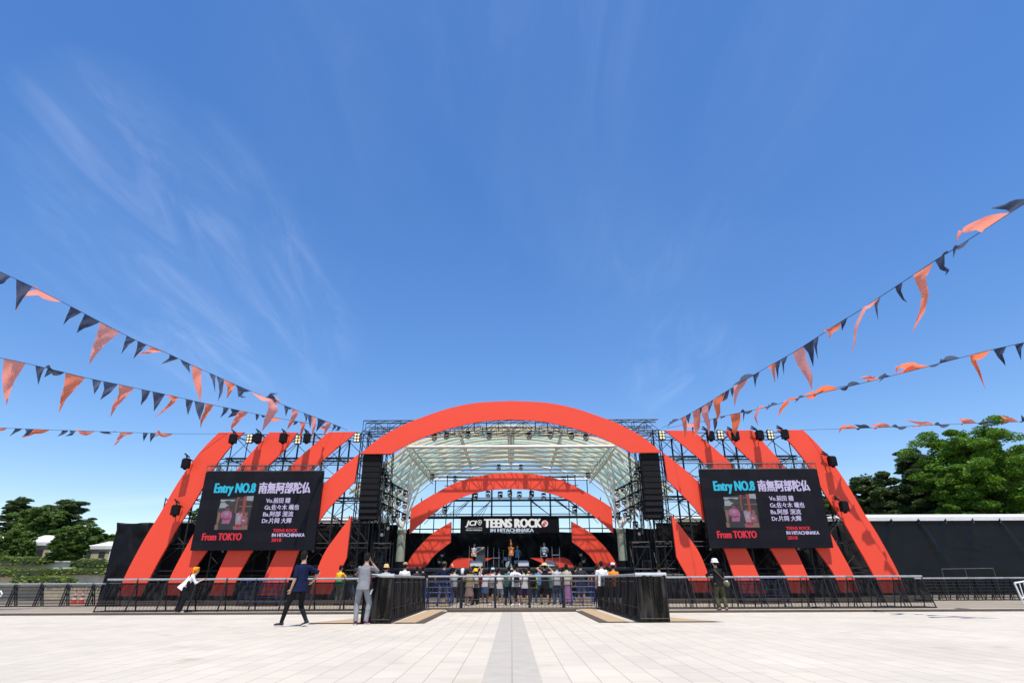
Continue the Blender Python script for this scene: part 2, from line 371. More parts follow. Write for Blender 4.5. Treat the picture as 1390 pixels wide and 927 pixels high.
# tan paving under the barrier noses, with dark border stones
def kerb(x0, x1, y0, y1, h):
    o = MB().box(((x0 + x1) / 2, (y0 + y1) / 2, h / 2), (x1 - x0, y1 - y0, h)).build('kerb_strip', M_brown); tag(o, kind='structure')
kerb(-2.36, 2.36, 22.9, 23.5, 0.085)
for s_ in (-1, 1):
    x_in = 2.35
    sheet('tan_paving', [(s_ * 3.2, 17.2), (s_ * 2.62, 17.2), (s_ * 2.62, 25.0), (s_ * 3.2, 25.0)], M_tan, 0.014)
    sheet('kerb_strip', [(s_ * 2.62, 17.2), (s_ * 2.36, 17.2), (s_ * 2.36, 23.3), (s_ * 2.62, 23.3)], M_brown, 0.016)
    sheet('kerb_strip', [(s_ * 2.36, 17.02), (s_ * 5.75, 17.02), (s_ * 5.6, 17.2), (s_ * 2.36, 17.2)], M_brown, 0.018)
    sheet('tan_paving', [(s_ * 4.2, 17.2), (s_ * 5.6, 17.2), (s_ * 4.4, 20.2), (s_ * 4.2, 20.2)], M_tan, 0.014)
    kerb(min(s_ * 4.6, s_ * 18.2), max(s_ * 4.6, s_ * 18.2), 21.9, 22.4, 0.06)

# ------------------------------------------------------------------ red panels
BY = 38.0
def red_panel(A, B, Y, label, mirror=False, th=0.14, group=None, n=36, cat='stage decoration'):
    a = [P(x, y, Y) for x, y in [tuple(q) for q in cr([(p[0], p[1], 0) for p in A], n)] ] if False else None
    ca = cr([(p[0], p[1], 0) for p in A], n); cb = cr([(p[0], p[1], 0) for p in B], n)
    a = [P(q.x, q.y, Y) for q in ca]; b = [P(q.x, q.y, Y) for q in cb]
    objs = []
    for s_ in ((1, -1) if mirror else (1,)):
        aa = [Vector((p.x * s_, p.y, p.z)) for p in a]; bb = [Vector((p.x * s_, p.y, p.z)) for p in b]
        mb = MB().strip(aa, bb, (0, th, 0))
        lab = label if not mirror else label[0 if s_ == 1 else 1]
        nm = 'red_ribbon'
        root = aa[-1].lerp(bb[-1], 0.5)
        o = fixn(mb.build(nm, M_red, loc=root)); tag(o, lab, cat, group)
        # timber back frame
        for k in range(0, n + 1, 6):
            fr = MB(); fr.tube(aa[k] + Vector((0, th + 0.04, 0)), bb[k] + Vector((0, th + 0.04, 0)), 0.035, 5)
            f = fr.build('back_batten', M_blk, o, loc=(0, 0, 0)); f.location = -root
        objs.append(o)
    return objs
red_panel([(297, 587), (277, 607), (257, 632), (237, 662), (217, 697), (198.5, 727), (183.5, 754), (170, 780.6), (158.5, 808.4)],
          [(331, 586.5), (314, 604.5), (294, 630), (277, 658.6), (260, 687), (242, 713.8), (227, 740.5), (213.6, 764), (190, 809)],
          BY, ('outermost red curved panel at the far left end of the stage front', 'outermost red curved panel at the far right end of the stage front'), True)
red_panel([(366, 586.5), (336, 620), (318, 642), (298, 668), (277, 700), (258.8, 731), (232, 781), (223, 807)],
          [(403.5, 587), (387.5, 609), (355, 640), (330, 668), (305, 703), (281, 746.6), (257, 782), (247, 808)],
          BY, ('red curved panel second from the left, its middle behind the left screen', 'red curved panel second from the right, its middle behind the right screen'), True)
red_panel([(446, 586.5), (407, 620), (386, 641), (357, 672), (332, 706), (309.6, 746.6), (294, 781), (284, 808)],
          [(484, 586), (441, 622), (422.6, 640), (392, 672), (365, 708), (343.3, 745.7), (323, 782), (314, 808)],
          BY, ('red curved panel crossing the middle of the left screen', 'red curved panel crossing the middle of the right screen'), True)
red_panel([(487, 616), (464, 634), (440, 656), (415, 684), (393, 715), (375.7, 746.6), (360, 781), (348, 808)],
          [(481.5, 653.4), (461, 674), (445, 691), (431, 710), (417, 728), (406.4, 745.6), (394, 781), (385, 808)],
          BY, ('red curved panel between the left speaker stack and the left screen', 'red curved panel between the right speaker stack and the right screen'), True)
red_panel([(476.8, 700.3), (458.7, 723.7), (440, 750.8), (427.6, 781), (420, 806)],
          [(470.3, 757.3), (466, 766), (461, 775), (456, 784), (449, 806)],
          BY, ('short pointed red panel right of the left screen below the speaker stack', 'short pointed red panel left of the right screen below the speaker stack'), True)
# arches: mirrored half profiles joined into one
def arch(Ao, Ai, Y, label, th=0.14, n=28):
    ca = [P(q.x, q.y, Y) for q in cr([(p[0], p[1], 0) for p in Ao], n)]; cb = [P(q.x, q.y, Y) for q in cr([(p[0], p[1], 0) for p in Ai], n)]
    ca[-1].x = 0; cb[-1].x = 0
    aa = ca + [Vector((-p.x, p.y, p.z)) for p in reversed(ca[:-1])]; bb = cb + [Vector((-p.x, p.y, p.z)) for p in reversed(cb[:-1])]
    o = fixn(MB().strip(aa, bb, (0, th, 0)).build('red_arch', M_red, loc=(0, Y, 0))); tag(o, label, 'arch')
    for k in range(0, 2 * n + 1, 5):
        fr = MB(); fr.tube(aa[k] + Vector((0, th + 0.04 - Y, 0)), bb[k] + Vector((0, th + 0.04 - Y, 0)), 0.035, 5)
        fr.build('back_batten', M_blk, o)
    return o
arch([(489, 615.7), (514.8, 594.5), (544.8, 577.7), (571, 567), (608.4, 554.3), (645.8, 546.8), (692.5, 544)],
     [(530.7, 615.7), (559.7, 600), (589.6, 588), (619.6, 579), (655, 571.8), (692.5, 569.3)], BY - 0.25,
     'large bright red arch spanning the top of the stage roof')
arch([(557.8, 690), (571, 681), (587.8, 671.2), (617.7, 655.3), (651.4, 645.5), (692.5, 641.3)],
     [(555.6, 724.6), (574.7, 706.8), (597, 690), (608.4, 682.5), (636.4, 671.2), (664, 664.9), (692.5, 663.2)], 40.5,
     'smaller deep red arch inside the stage under the truss roof')
red_panel([(612, 708.1), (586, 724.6), (563.5, 748), (552.2, 766), (550, 776)], [(611.7, 735.8), (589.6, 753.6), (580, 766), (574.7, 772.3), (571, 777)], 42.8,
          ('deep red slanted panel at the left side of the stage opening', 'deep red slanted panel at the right side of the stage opening'), True)
red_panel([(669, 757), (644, 757.5), (618.6, 758.3), (606, 775)], [(655, 763.3), (645, 768), (634.5, 773), (630, 776)], 45.2,
          ('lowest red panel lying behind the left guitarist on stage', 'lowest red panel behind the right performer on stage'), True, n=12)

# ------------------------------------------------------------------ LED screens
CW = {}
FONT_CACHE = {}
def text_mesh(body, bold=0.0, shear=0.0, spacing=1.0):
    cu = bpy.data.curves.new('lettering', 'FONT'); cu.body = body; cu.offset = bold; cu.shear = shear; cu.space_character = spacing
    cu.resolution_u = 3
    o = bpy.data.objects.new('lettering', cu); COL.objects.link(o)
    dg = bpy.context.evaluated_depsgraph_get(); me = bpy.data.meshes.new_from_object(o.evaluated_get(dg))
    bpy.data.objects.remove(o); bpy.data.curves.remove(cu); return me
def put_text(body, x0, x1, z0, cap, m, parent, yoff, bold=0.02, shear=0.0, name='lettering', capf=0.729, spacing=1.0):
    """letters fitted to a box; stroke weight by overlaid shifted copies 0.3 mm apart"""
    me = text_mesh(body, 0.0, shear, spacing); xs = [v.co.x for v in me.vertices]
    mn, mx = min(xs), max(xs); bw_ = bold * 1.0; sx = (x1 - x0) / (mx - mn); sz = cap / capf
    base_v = [(x0 + (v.co.x - mn) * sx, z0 + v.co.y * sz) for v in me.vertices]; fs = [tuple(p.vertices) for p in me.polygons]
    bpy.data.meshes.remove(me); mb = MB(); d = bw_ * cap * 1.15
    offs = [(0, 0)] + ([(d, 0), (-d, 0), (d * .5, d * .35), (-d * .5, d * .35), (d * .5, -d * .35), (-d * .5, -d * .35)] if bold > 0 else [])
    for i, (ox, oz) in enumerate(offs): mb.add([(x + ox, yoff - 0.0004 * i, z + oz) for x, z in base_v], fs)
    return mb.build(name, m, parent)
SY = 37.6
E_lil = mat('screen pale lilac', (0.05, 0.05, 0.06), 0.5, 0.0, emit=(0.50, 0.44, 0.70), es=0.72)
E_cyan = mat('screen cyan', (0.02, 0.05, 0.06), 0.5, 0.0, emit=(0.0, 0.40, 0.62), es=0.75)
E_red = mat('screen red', (0.05, 0.01, 0.01), 0.5, 0.0, emit=(0.62, 0.012, 0.03), es=0.70)
E_pic = [mat('screen picture %d' % i, (0.02, 0.02, 0.02), 0.5, 0.0, emit=c, es=0.42) for i, c in enumerate(
    [(0.014, 0.012, 0.018), (0.42, 0.48, 0.56), (0.50, 0.13, 0.34), (0.26, 0.06, 0.04), (0.42, 0.05, 0.03), (0.30, 0.15, 0.10), (0.42, 0.09, 0.16), (0.040, 0.036, 0.026), (0.45, 0.30, 0.42)])]
M_led = mat('dark led face', (0.008, 0.007, 0.011), 0.5, 0.15, 2, spec=0.15)
M_ledm = bpy.data.materials.new('led modules'); M_ledm.use_nodes = True
_n = M_ledm.node_tree.nodes; _l = M_ledm.node_tree.links; _b = _n['Principled BSDF']; _b.inputs['Roughness'].default_value = 0.5; _b.inputs['Specular IOR Level'].default_value = 0.15
_t = _n.new('ShaderNodeTexCoord'); _m = _n.new('ShaderNodeMapping'); _m.inputs['Rotation'].default_value = (R(90), 0, 0); _l.new(_t.outputs['Object'], _m.inputs[0])
_k = _n.new('ShaderNodeTexBrick'); _k.offset = 0; _k.inputs['Scale'].default_value = 1; _k.inputs['Brick Width'].default_value = 0.64; _k.inputs['Row Height'].default_value = 0.64; _k.inputs['Mortar Size'].default_value = 0.006
_k.inputs['Color1'].default_value = (0.007, 0.006, 0.010, 1); _k.inputs['Color2'].default_value = (0.011, 0.010, 0.015, 1); _k.inputs['Mortar'].default_value = (0.003, 0.003, 0.004, 1)
_l.new(_m.outputs[0], _k.inputs['Vector']); _l.new(_k.outputs['Color'], _b.inputs['Base Color'])
tl, br_ = P(281, 640.5, SY), P(429, 746.2, SY)
SW, SH = 7.62, tl.z - br_.z
scx = (P(258.5, 745, SY).x + P(439.5, 638, SY).x) / 2; scz = (tl.z + br_.z) / 2
SW = P(439.5, 638, SY).x - P(258.5, 745, SY).x
def scr(x, y):
    p = P(x, y, SY); return (p.x - scx, p.z - scz)
def pxz(p): return p
for sgn in (-1, 1):
    root = thing('video_screen', 'large black video screen at the %s wing showing band names and a photo' % ('left' if sgn < 0 else 'right'), 'screen', (scx if sgn < 0 else -scx + 0.05, SY, scz))
    MB().box((0, 0.12, 0), (SW, 0.24, SH)).build('screen_panel', M_ledm, root)
    fr = MB()
    for z in (SH / 2 + 0.06, SH / 2 + 0.42): fr.tube((-SW / 2, 0.05, z), (SW / 2, 0.05, z), 0.025); fr.tube((-SW / 2, 0.2, z), (SW / 2, 0.2, z), 0.025)
    k = 24
    for i in range(k + 1):
        x = -SW / 2 + SW * i / k
        fr.tube((x, 0.05, SH / 2), (x, 0.05, SH / 2 + 0.42), 0.016)
        if i < k:
            xb = x + SW / k; fr.tube((x, 0.05, SH / 2 + (0.06 if i % 2 else 0.42)), (xb, 0.05, SH / 2 + (0.42 if i % 2 else 0.06)), 0.014)
    for i in range(5):
        x = -SW / 2 + SW * (i + 0.5) / 5; fr.box((x, 0.12, SH / 2 + 0.24), (0.16, 0.1, 0.42))
    fr.build('hanging_truss', M_dsteel, root)
    for body, (ax, ay), (bx, _), top, m, bold, cf in (
        ('Entry NO.8', (290.8, 668.5), (345.5, 0), 655.2, E_cyan, 0.055, 0.729),
        ('南無阿部陀仏', (351, 668.2), (420.4, 0), 655.2, E_lil, 0.040, 0.80),
        ('Vo.前田 鐘', (361, 682.0), (393.7, 0), 676.0, E_lil, 0.030, 0.76),
        ('Gt.佐々木 颯也', (359, 691.3), (405.4, 0), 685.2, E_lil, 0.030, 0.76),
        ('Ba.阿部 滉流', (357, 700.4), (397.5, 0), 694.4, E_lil, 0.030, 0.76),
        ('Dr.片岡 大輝', (355.5, 709.4), (395.1, 0), 703.4, E_lil, 0.030, 0.76),
        ('From TOKYO', (274, 733.0), (326.8, 0), 723.0, E_red, 0.055, 0.729),
        ('TEENS ROCK', (370.5, 721.8), (403.3, 0), 717.4, E_red, 0.055, 0.729),
        ('IN HITACHINAKA', (369, 728.2), (413.1, 0), 723.4, E_lil, 0.05, 0.729),
        ('2018', (368.2, 734.9), (381.4, 0), 730.2, E_red, 0.055, 0.729)):
        x0, z0 = scr(ax, ay); x1, _z = scr(bx, ay); _x, z1 = scr(ax, top)
        put_text(body, x0, x1, z0, z1 - z0, m, root, -0.008, bold, capf=cf)
    pic = MB()
    def poly(pts, mi, d=0.0):
        pic.cur = mi; q = [scr(255 + x / 7.316, 635 + y / 7.316) for x, y in pts]
        pic.add([(a, -0.006 - d, b) for a, b in q], [tuple(range(len(q) - 1, -1, -1))])
    def el_(cx_, cy_, rx, ry, mi, d, rot=0.0, n=14):
        poly([(cx_ + rx * math.cos(2 * math.pi * i / n) * math.cos(rot) - ry * math.sin(2 * math.pi * i / n) * math.sin(rot), cy_ + rx * math.cos(2 * math.pi * i / n) * math.sin(rot) + ry * math.sin(2 * math.pi * i / n) * math.cos(rot)) for i in range(n)], mi, d)
    poly([(327, 310), (655, 275), (592, 615), (262, 612)], 0)
    poly([(325, 312), (475, 315), (462, 332), (420, 330), (330, 340)], 1, .001)
    poly([(326, 348), (372, 342), (408, 372), (402, 395), (312, 398)], 1, .001)
    el_(415, 348, 44, 24, 7, .0015, .3); el_(440, 365, 26, 22, 7, .002); el_(385, 335, 20, 9, 7, .002)
    poly([(585, 280), (655, 277), (648, 328), (580, 322)], 1, .001)
    poly([(300, 400), (465, 400), (450, 440), (290, 450)], 7, .001)
    poly([(490, 290), (520, 288), (500, 330), (478, 450), (462, 445), (470, 380)], 3, .001)
    poly([(560, 280), (590, 282), (568, 400), (558, 462), (534, 452), (548, 360)], 4, .002)
    poly([(516, 312), (565, 308), (563, 320), (514, 324)], 3, .0015)
    poly([(510, 378), (640, 375), (638, 384), (508, 387)], 5, .0015)
    poly([(300, 440), (326, 440), (318, 500), (296, 560), (285, 560), (292, 490)], 5, .0015)
    poly([(268, 565), (300, 562), (294, 612), (262, 612)], 5, .002)
    poly([(345, 515), (412, 515), (420, 612), (330, 612)], 0, .002)
    poly([(347, 432), (378, 422), (412, 424), (436, 440), (440, 480), (425, 512), (410, 552), (334, 552), (345, 512), (324, 486), (330, 450)], 2, .0025)
    el_(398, 404, 17, 21, 3, .003); el_(398, 388, 20, 12, 7, .0035); el_(385, 455, 24, 16, 8, .003)
    poly([(336, 484), (372, 500), (415, 492), (424, 506), (372, 520), (334, 504)], 3, .0035)
    poly([(478, 452), (508, 440), (545, 452), (552, 500), (530, 560), (470, 560), (474, 500)], 8, .0025)
    el_(522, 436, 16, 20, 3, .003); el_(520, 424, 18, 10, 7, .0035)
    poly([(535, 480), (572, 470), (596, 490), (590, 545), (560, 575), (520, 560)], 6, .003)
    el_(578, 456, 17, 19, 5, .0035); el_(580, 444, 18, 9, 3, .004)
    el_(505, 500, 14, 26, 1, .0035, .3); el_(552, 520, 16, 10, 1, .004); el_(500, 572, 26, 16, 4, .004); el_(560, 560, 22, 9, 3, .0045, .3)
    poly([(445, 585), (475, 565), (530, 585), (520, 612), (450, 612)], 6, .004)
    poly([(540, 565), (592, 560), (588, 610), (520, 612)], 5, .0035)
    pic.build('photo', E_pic, root)

# ------------------------------------------------------------------ scaffolding
LV = [0.05, 1.7, 3.3, 4.86, 6.05, 7.4, 8.68, 10.35]
def make_tower(hmax, wdt, dep, label, group, loc):
    t = thing('scaffold_tower', label, 'scaffolding', loc, 0, group)
    lv = [z for z in LV if z <= hmax + 0.01]
    for x in (0, wdt):
        for y in (0, dep):
            MB().tube((x, y, 0), (x, y, lv[-1] + 0.12), 0.038).build('upright', M_blk, t)
    for z in lv[1:]:
        m = MB()
        for y in (0, dep): m.tube((0, y, z), (wdt, y, z), 0.034)
        for x in (0, wdt): m.tube((x, 0, z), (x, dep, z), 0.030)
        m.tube((0, 0, z - 0.28), (wdt, 0, z - 0.28), 0.022)
        m.build('ledger', M_blk, t)
    for i, (a, b) in enumerate(zip(lv, lv[1:])):
        m = MB()
        if i % 2: m.tube((0, 0, a), (wdt, 0, b), 0.024); m.tube((0, dep, b), (wdt, dep, a), 0.024)
        else: m.tube((wdt, 0, a), (0, 0, b), 0.024); m.tube((wdt, dep, b), (0, dep, a), 0.024)
        m.tube((0, 0, a), (0, dep, b), 0.022)
        m.build('brace', M_blk, t)
    return t
towers = {}
for s_ in (-1, 1):
    side = 'left' if s_ < 0 else 'right'
    for i in range(7):
        xl = 9.75 + i * 1.85
        h = 10.35 if i < 5 else (8.68 if i == 5 else 6.05)
        x = -(xl + 1.85) if s_ < 0 else xl
        if h not in towers:
            towers[h] = make_tower(h, 1.80, 2.2, '', '', (0, 0, 0)); t = towers[h]; t.location = (x, BY + 0.32, 0)
        else: t = dup(towers[h], (x, BY + 0.32, 0))
        hh = {10.35: 'tall', 8.68: 'mid height', 6.05: 'low'}[h]
        t['label'] = '%s black scaffold tower behind the red panels of the %s wing' % (hh, side)
        t['group'] = '%s scaffold towers of the %s wing' % (hh, side)
        if h == 6.05: t['label'] = 'lowest outer black scaffold tower at the end of the %s wing' % side; del t['group']
        elif h == 8.68: t['label'] = 'black scaffold tower stepping down beside the outermost panel of the %s wing' % side; del t['group']

def truss(name, a, b, h, w_, label, step=0.8, r=0.03, m=None, r2=0.016, group=None):
    a = Vector(a); b = Vector(b); d = (b - a); L = d.length; t = d.normalized()
    up = Vector((0, 0, 1)) if abs(t.z) < 0.9 else Vector((0, 1, 0)); sd_ = t.cross(up).normalized()
    m = m or M_blk
    root = thing(name, label, 'truss', a.lerp(b, 0.5), 0, group); o = -a.lerp(b, 0.5)
    ch = MB(); lc = MB(); cs = [(u, s) for u in (-h / 2, h / 2) for s in (-w_ / 2, w_ / 2)]
    for u, s in cs: ch.tube(a + up * u + sd_ * s + o, b + up * u + sd_ * s + o, r)
    n = max(2, round(L / step)); q = lambda i, u, s: a + t * (L * i / n) + up * u + sd_ * s + o
    for i in range(n):
        z = h / 2 if i % 2 else -h / 2
        for s in (-w_ / 2, w_ / 2): lc.tube(q(i, z, s), q(i + 1, -z, s), r2); lc.tube(q(i, -h / 2, s), q(i, h / 2, s), r2)
        for u in (-h / 2, h / 2): lc.tube(q(i, u, -w_ / 2), q(i + 1, u, w_ / 2), r2)
    ch.build('chord', m, root); lc.build('lacing', m, root); return root
# long lighting truss behind the big arch
tz0, tz1 = P(600, 586.5, 39.2).z, P(600, 572, 39.2).z
tc_z = (tz0 + tz1) / 2; th_ = tz1 - tz0
truss('lighting_truss', (-10.35, 39.25, tc_z), (10.35, 39.25, tc_z), th_, 0.7, 'long black lighting truss running behind the top of the big arch', 0.85, 0.04, r2=0.02)
truss('lighting_truss', (-10.2, 40.3, tc_z - 0.1), (10.2, 40.3, tc_z - 0.1), 0.6, 0.5, 'second black truss just behind the front lighting truss', 1.0, 0.03)
for s_ in (-1, 1):
    side = 'left' if s_ < 0 else 'right'
    truss('truss_tower', (s_ * 10.15, 39.25, 0), (s_ * 10.15, 39.25, tc_z - th_ / 2), 0.55, 0.55, 'black truss tower holding the %s end of the lighting truss' % side, 0.7, 0.035)
    truss('truss_tower', (s_ * 8.55, 40.0, 0), (s_ * 8.55, 40.0, tc_z - th_ / 2), 0.45, 0.45, 'thin black truss tower on the stage side of the %s speaker stack' % side, 0.6, 0.03)
    for z, yy in ((8.68, 38.25), (6.05, 38.25)):
        truss('cross_truss', (s_ * 9.6, yy + 0.35, z), (s_ * (19.4 if z > 8 else 13.0), yy + 0.35, z), 0.22, 0.2, '%s black cross truss on the %s wing scaffold' % ('upper' if z > 8 else 'lower', side), 0.5, 0.03)
# back scaffolding wall behind stage
bw = thing('rear_scaffold', 'wide black scaffold wall standing behind the stage backdrop', 'scaffolding', (0, 50, 0))
zt, zm, zb, zlow = P(600, 648, 50).z, P(600, 679, 50).z, P(600, 702, 50).z, P(600, 722, 50).z
xs_ = [(p - 692.3) / 790 * 50 for p in (553, 571, 589, 605, 615, 640, 666, 692, 719, 745, 770, 780, 796, 813, 831)]
for i, x in enumerate(xs_):
    top = {0: zb, 1: zm, 2: zt - 0.4}.get(min(i, len(xs_) - 1 - i), zt if min(i, len(xs_) - 1 - i) < 5 else zt - 0.1)
    MB().tube((x, 0, 0), (x, 0, top + 0.2), 0.07 if 5 <= i <= 9 else 0.04).build('upright', M_blk, bw)
for z, r, X in ((zb, 0.13, 8.7), (zm, 0.10, 6.6), (zm + 0.2, 0.04, 6.6), (zb + 0.25, 0.04, 8.7), (zb + 0.9, 0.03, 7.2), (zt, 0.05, 5.6), (zt - 0.7, 0.03, 5.8), (zlow + 0.25, 0.05, 8.7)):
    MB().tube((-X, 0.06, z), (X, 0.06, z), r).build('ledger', M_blk, bw)
for a, b in ((1, 3), (2, 4), (5, 6), (8, 9), (10, 12), (11, 13), (3, 5), (9, 11)):
    for k in range(4):
        br2 = MB(); f = k * 0.35; s1 = 1 if a < 7 else -1
        xa, xb = xs_[a] + f * s1 * 0.8, xs_[b]
        if s1 > 0: br2.tube((xa, 0.1, zb + 0.1), (min(xb, xa + 1.9), 0.1, zm + 0.4 * k * 0.2), 0.022)
        else: br2.tube((xb, 0.1, zb + 0.1), (max(xa, xb - 1.9), 0.1, zm + 0.4 * k * 0.2), 0.022)
        br2.build('brace', M_blk, bw)
for s_ in (-1, 1):
    x0 = s_ * 6.9
    for k in range(7):
        rk = MB(); rk.tube((x0 + s_ * k * 0.28, -3, zb - 0.8), (x0 + s_ * (k * 0.28 - 2.3), -3, zb + 1.5), 0.022); rk.build('brace', M_blk, bw)

# ------------------------------------------------------------------ stage, backdrop, banner
SZ = 1.86
st = thing('stage', 'black raised stage platform under the vaulted roof', 'stage', (0, 41.6, 0))
MB().box((0, 3.6, SZ - 0.1), (17.0, 7.4, 0.2)).build('deck', mat('stage deck', (0.05, 0.05, 0.055), 0.6, 0.3, 2), st)
MB().grid(lambda u, v: Vector((-8.5 + 17 * u, -0.12 + 0.04 * math.sin(u * 160), v * (SZ - 0.22))), 240, 2).build('skirt', M_cloth2, st)
e = MB(); e.box((0, -0.14, SZ - 0.03), (17.1, 0.06, 0.1)); e.build('edge_trim', M_dsteel, st)
for s_ in (-1, 1):
    wg = thing('wing_stage', 'low black platform carrying gear at the %s side of the stage' % ('left' if s_ < 0 else 'right'), 'stage', (s_ * 10.4, 39.2, 0))
    MB().box((0, 0.0, 1.05), (6.0, 2.0, 0.12)).build('deck', M_blk, wg)
    MB().grid(lambda u, v: Vector((-3 + 6 * u, -1.05 + 0.03 * math.sin(u * 60), v * 1.0)), 90, 2).build('skirt', M_cloth2, wg)
    m = MB()
    for k in range(5):
        m.tube((-2.8 + 1.4 * k, -1.08, 0), (-2.8 + 1.4 * k, -1.08, 1.5), 0.025)
    m.tube((-2.8, -1.08, 1.35), (2.8, -1.08, 1.35), 0.025); m.build('rail', M_dsteel, wg)

def wr(x, z, a=1.0, sd_=0.0):
    return a * (mnoise.noise(Vector((x * 0.9 + sd_, z * 0.35, 1.7))) * 0.35 + mnoise.noise(Vector((x * 2.3 + z * 0.8 + sd_, z * 0.9 - x * 0.3, 4.1))) * 0.14 + mnoise.noise(Vector((x * 6 + sd_, z * 1.2, 9.1))) * 0.05)
def cloth(name, x0, x1, z0, z1, Y, label, cat, m, amp=1.0, nu=120, nv=36, x0t=None, x1t=None, seed=0):
    x0t = x0 if x0t is None else x0t; x1t = x1 if x1t is None else x1t
    def f(u, v):
        a = x0 + (x0t - x0) * v; b = x1 + (x1t - x1) * v; x = a + (b - a) * u; z = z0 + (z1 - z0) * v - 0.06 * v * abs(math.sin(u * 9))
        return Vector((x, Y - abs(wr(x, z, amp, seed)), z))
    c = Vector(((x0 + x1) / 2, Y, z0))
    o = MB().grid(f, nu, nv).build(name, m, loc=c, smooth=True)
    md = o.modifiers.new('thickness', 'SOLIDIFY'); md.thickness = 0.02; md.offset = 1
    return tag(o, label, cat)
cloth('backdrop', -8.6, 8.6, SZ - 0.1, zlow - 0.1, 49.0, 'wrinkled black backdrop cloth hanging behind the performers', 'backdrop', M_cloth, 1.3, 200, 30, seed=3)
for s_, side in ((-1, 'left'), (1, 'right')):
    cloth('wing_cloth', min(s_ * 10.0, s_ * 24.2), max(s_ * 10.0, s_ * 24.2), 0.0, 4.72, 41.2, 'long black cloth behind the scaffold of the %s wing' % side, 'cloth', M_cloth2, 1.0, 160, 24, seed=5 + s_)
# sloping end tarp at far left
a, b, c, d = P(137, 806, 39.6), P(176, 806, 39.6), P(205, 709.5, 39.6), P(160, 709, 39.6)
cloth('end_tarpaulin', a.x - 0.1, -20.5, 0.0, d.z, 39.7, 'creased black tarpaulin left of the outermost red panel', 'tarpaulin', M_cloth, 1.1, 70, 40, x0t=d.x, x1t=-20.3, seed=11)
for s_, side in ((-1, 'left'), (1, 'right')):
    cloth('side_cloth', min(s_ * 7.9, s_ * 11.5), max(s_ * 7.9, s_ * 11.5), 0.0, 4.85, 47.2, 'black cloth closing the gap behind the roof column at the %s' % side, 'cloth', M_cloth2, 1.0, 50, 24, seed=31 + s_)
# banner
bn_l, bn_r, bn_t, bn_b = P(625, 712, 43.5).x, P(759, 712, 43.5).x, P(692, 701.5, 43.5).z, P(692, 722.5, 43.5).z
bn = thing('stage_banner', 'black banner with white festival lettering hung above the performers', 'banner', ((bn_l + bn_r) / 2, 43.5, bn_b))
BW, BH = bn_r - bn_l, bn_t - bn_b
MB().box((0, 0.05, BH / 2), (BW, 0.06, BH)).build('panel', mat('banner black', (0.006, 0.006, 0.009), 0.7, 0.2, 2, spec=0.08), bn)
T_w = mat('banner white print', (0.78, 0.80, 0.80), 0.6, 0.03); T_b = mat('banner pale blue print', (0.50, 0.58, 0.66), 0.6, 0.05); T_r = mat('banner red print', (0.75, 0.03, 0.04), 0.6, 0.05)
def bx(x, y):
    p = P(620 + x / 9.586, 695 + y / 9.586, 43.5); return (p.x - bn.location.x, p.z - bn.location.z)
def btext(body, x0, x1, y0, y1, m, bold, shear=0.0):
    a = bx(x0, y1); b = bx(x1, y1); c = bx(x0, y0); put_text(body, a[0], b[0], a[1], c[1] - a[1], m, bn, 0.012, bold, shear)
btext('JCI', 115, 258, 105, 172, T_w, 0.07, 0.25)
btext('TEENS ROCK', 362, 1098, 82, 197, T_w, 0.085)
btext('IN HITACHINAKA', 440, 1000, 210, 257, T_b, 0.08, 0.0)
btext('JUNIOR CHAMBER', 120, 335, 196, 210, T_b, 0.0)
btext('HITACHINAKA', 120, 330, 222, 241, T_w, 0.02)
em = MB()
def ring(cx_, cy_, pts_o, pts_i): pass
def bpoly(mb, pts, y=0.012):
    q = [bx(*p) for p in pts]; mb.add([(a, y, b) for a, b in q], [tuple(range(len(q) - 1, -1, -1))])
sh = [(300, 97), (318, 104), (328, 120), (326, 142), (312, 160), (300, 172), (285, 160), (273, 142), (272, 120), (281, 104)]
ctr = (300, 130); shi = [(ctr[0] + (x - ctr[0]) * 0.76, ctr[1] + (y - ctr[1]) * 0.8) for x, y in sh]
for i in range(len(sh)):
    j = (i + 1) % len(sh); bpoly(em, [sh[i], sh[j], shi[j], shi[i]])
bpoly(em, [(290, 128), (300, 112), (310, 128), (303, 146), (297, 146)])
em.build('shield_emblem', T_w, bn)
ro = MB()
def disc(mb, cx_, cy_, r, y, a0=0, a1=360, n=24):
    pts = [(cx_ + r * math.cos(R(a0 + (a1 - a0) * i / n)), cy_ + r * math.sin(R(a0 + (a1 - a0) * i / n))) for i in range(n + (0 if a1 - a0 >= 360 else 1))]
    bpoly(mb, pts, y)
disc(ro, 1146, 147, 42, 0.012); ro.cur = 1
disc(ro, 1134, 160, 22, 0.008); bpoly(ro, [(1130, 115), (1160, 118), (1178, 145), (1160, 160), (1150, 135), (1128, 128)], 0.008)
ro.build('round_emblem', [T_w, T_r], bn)

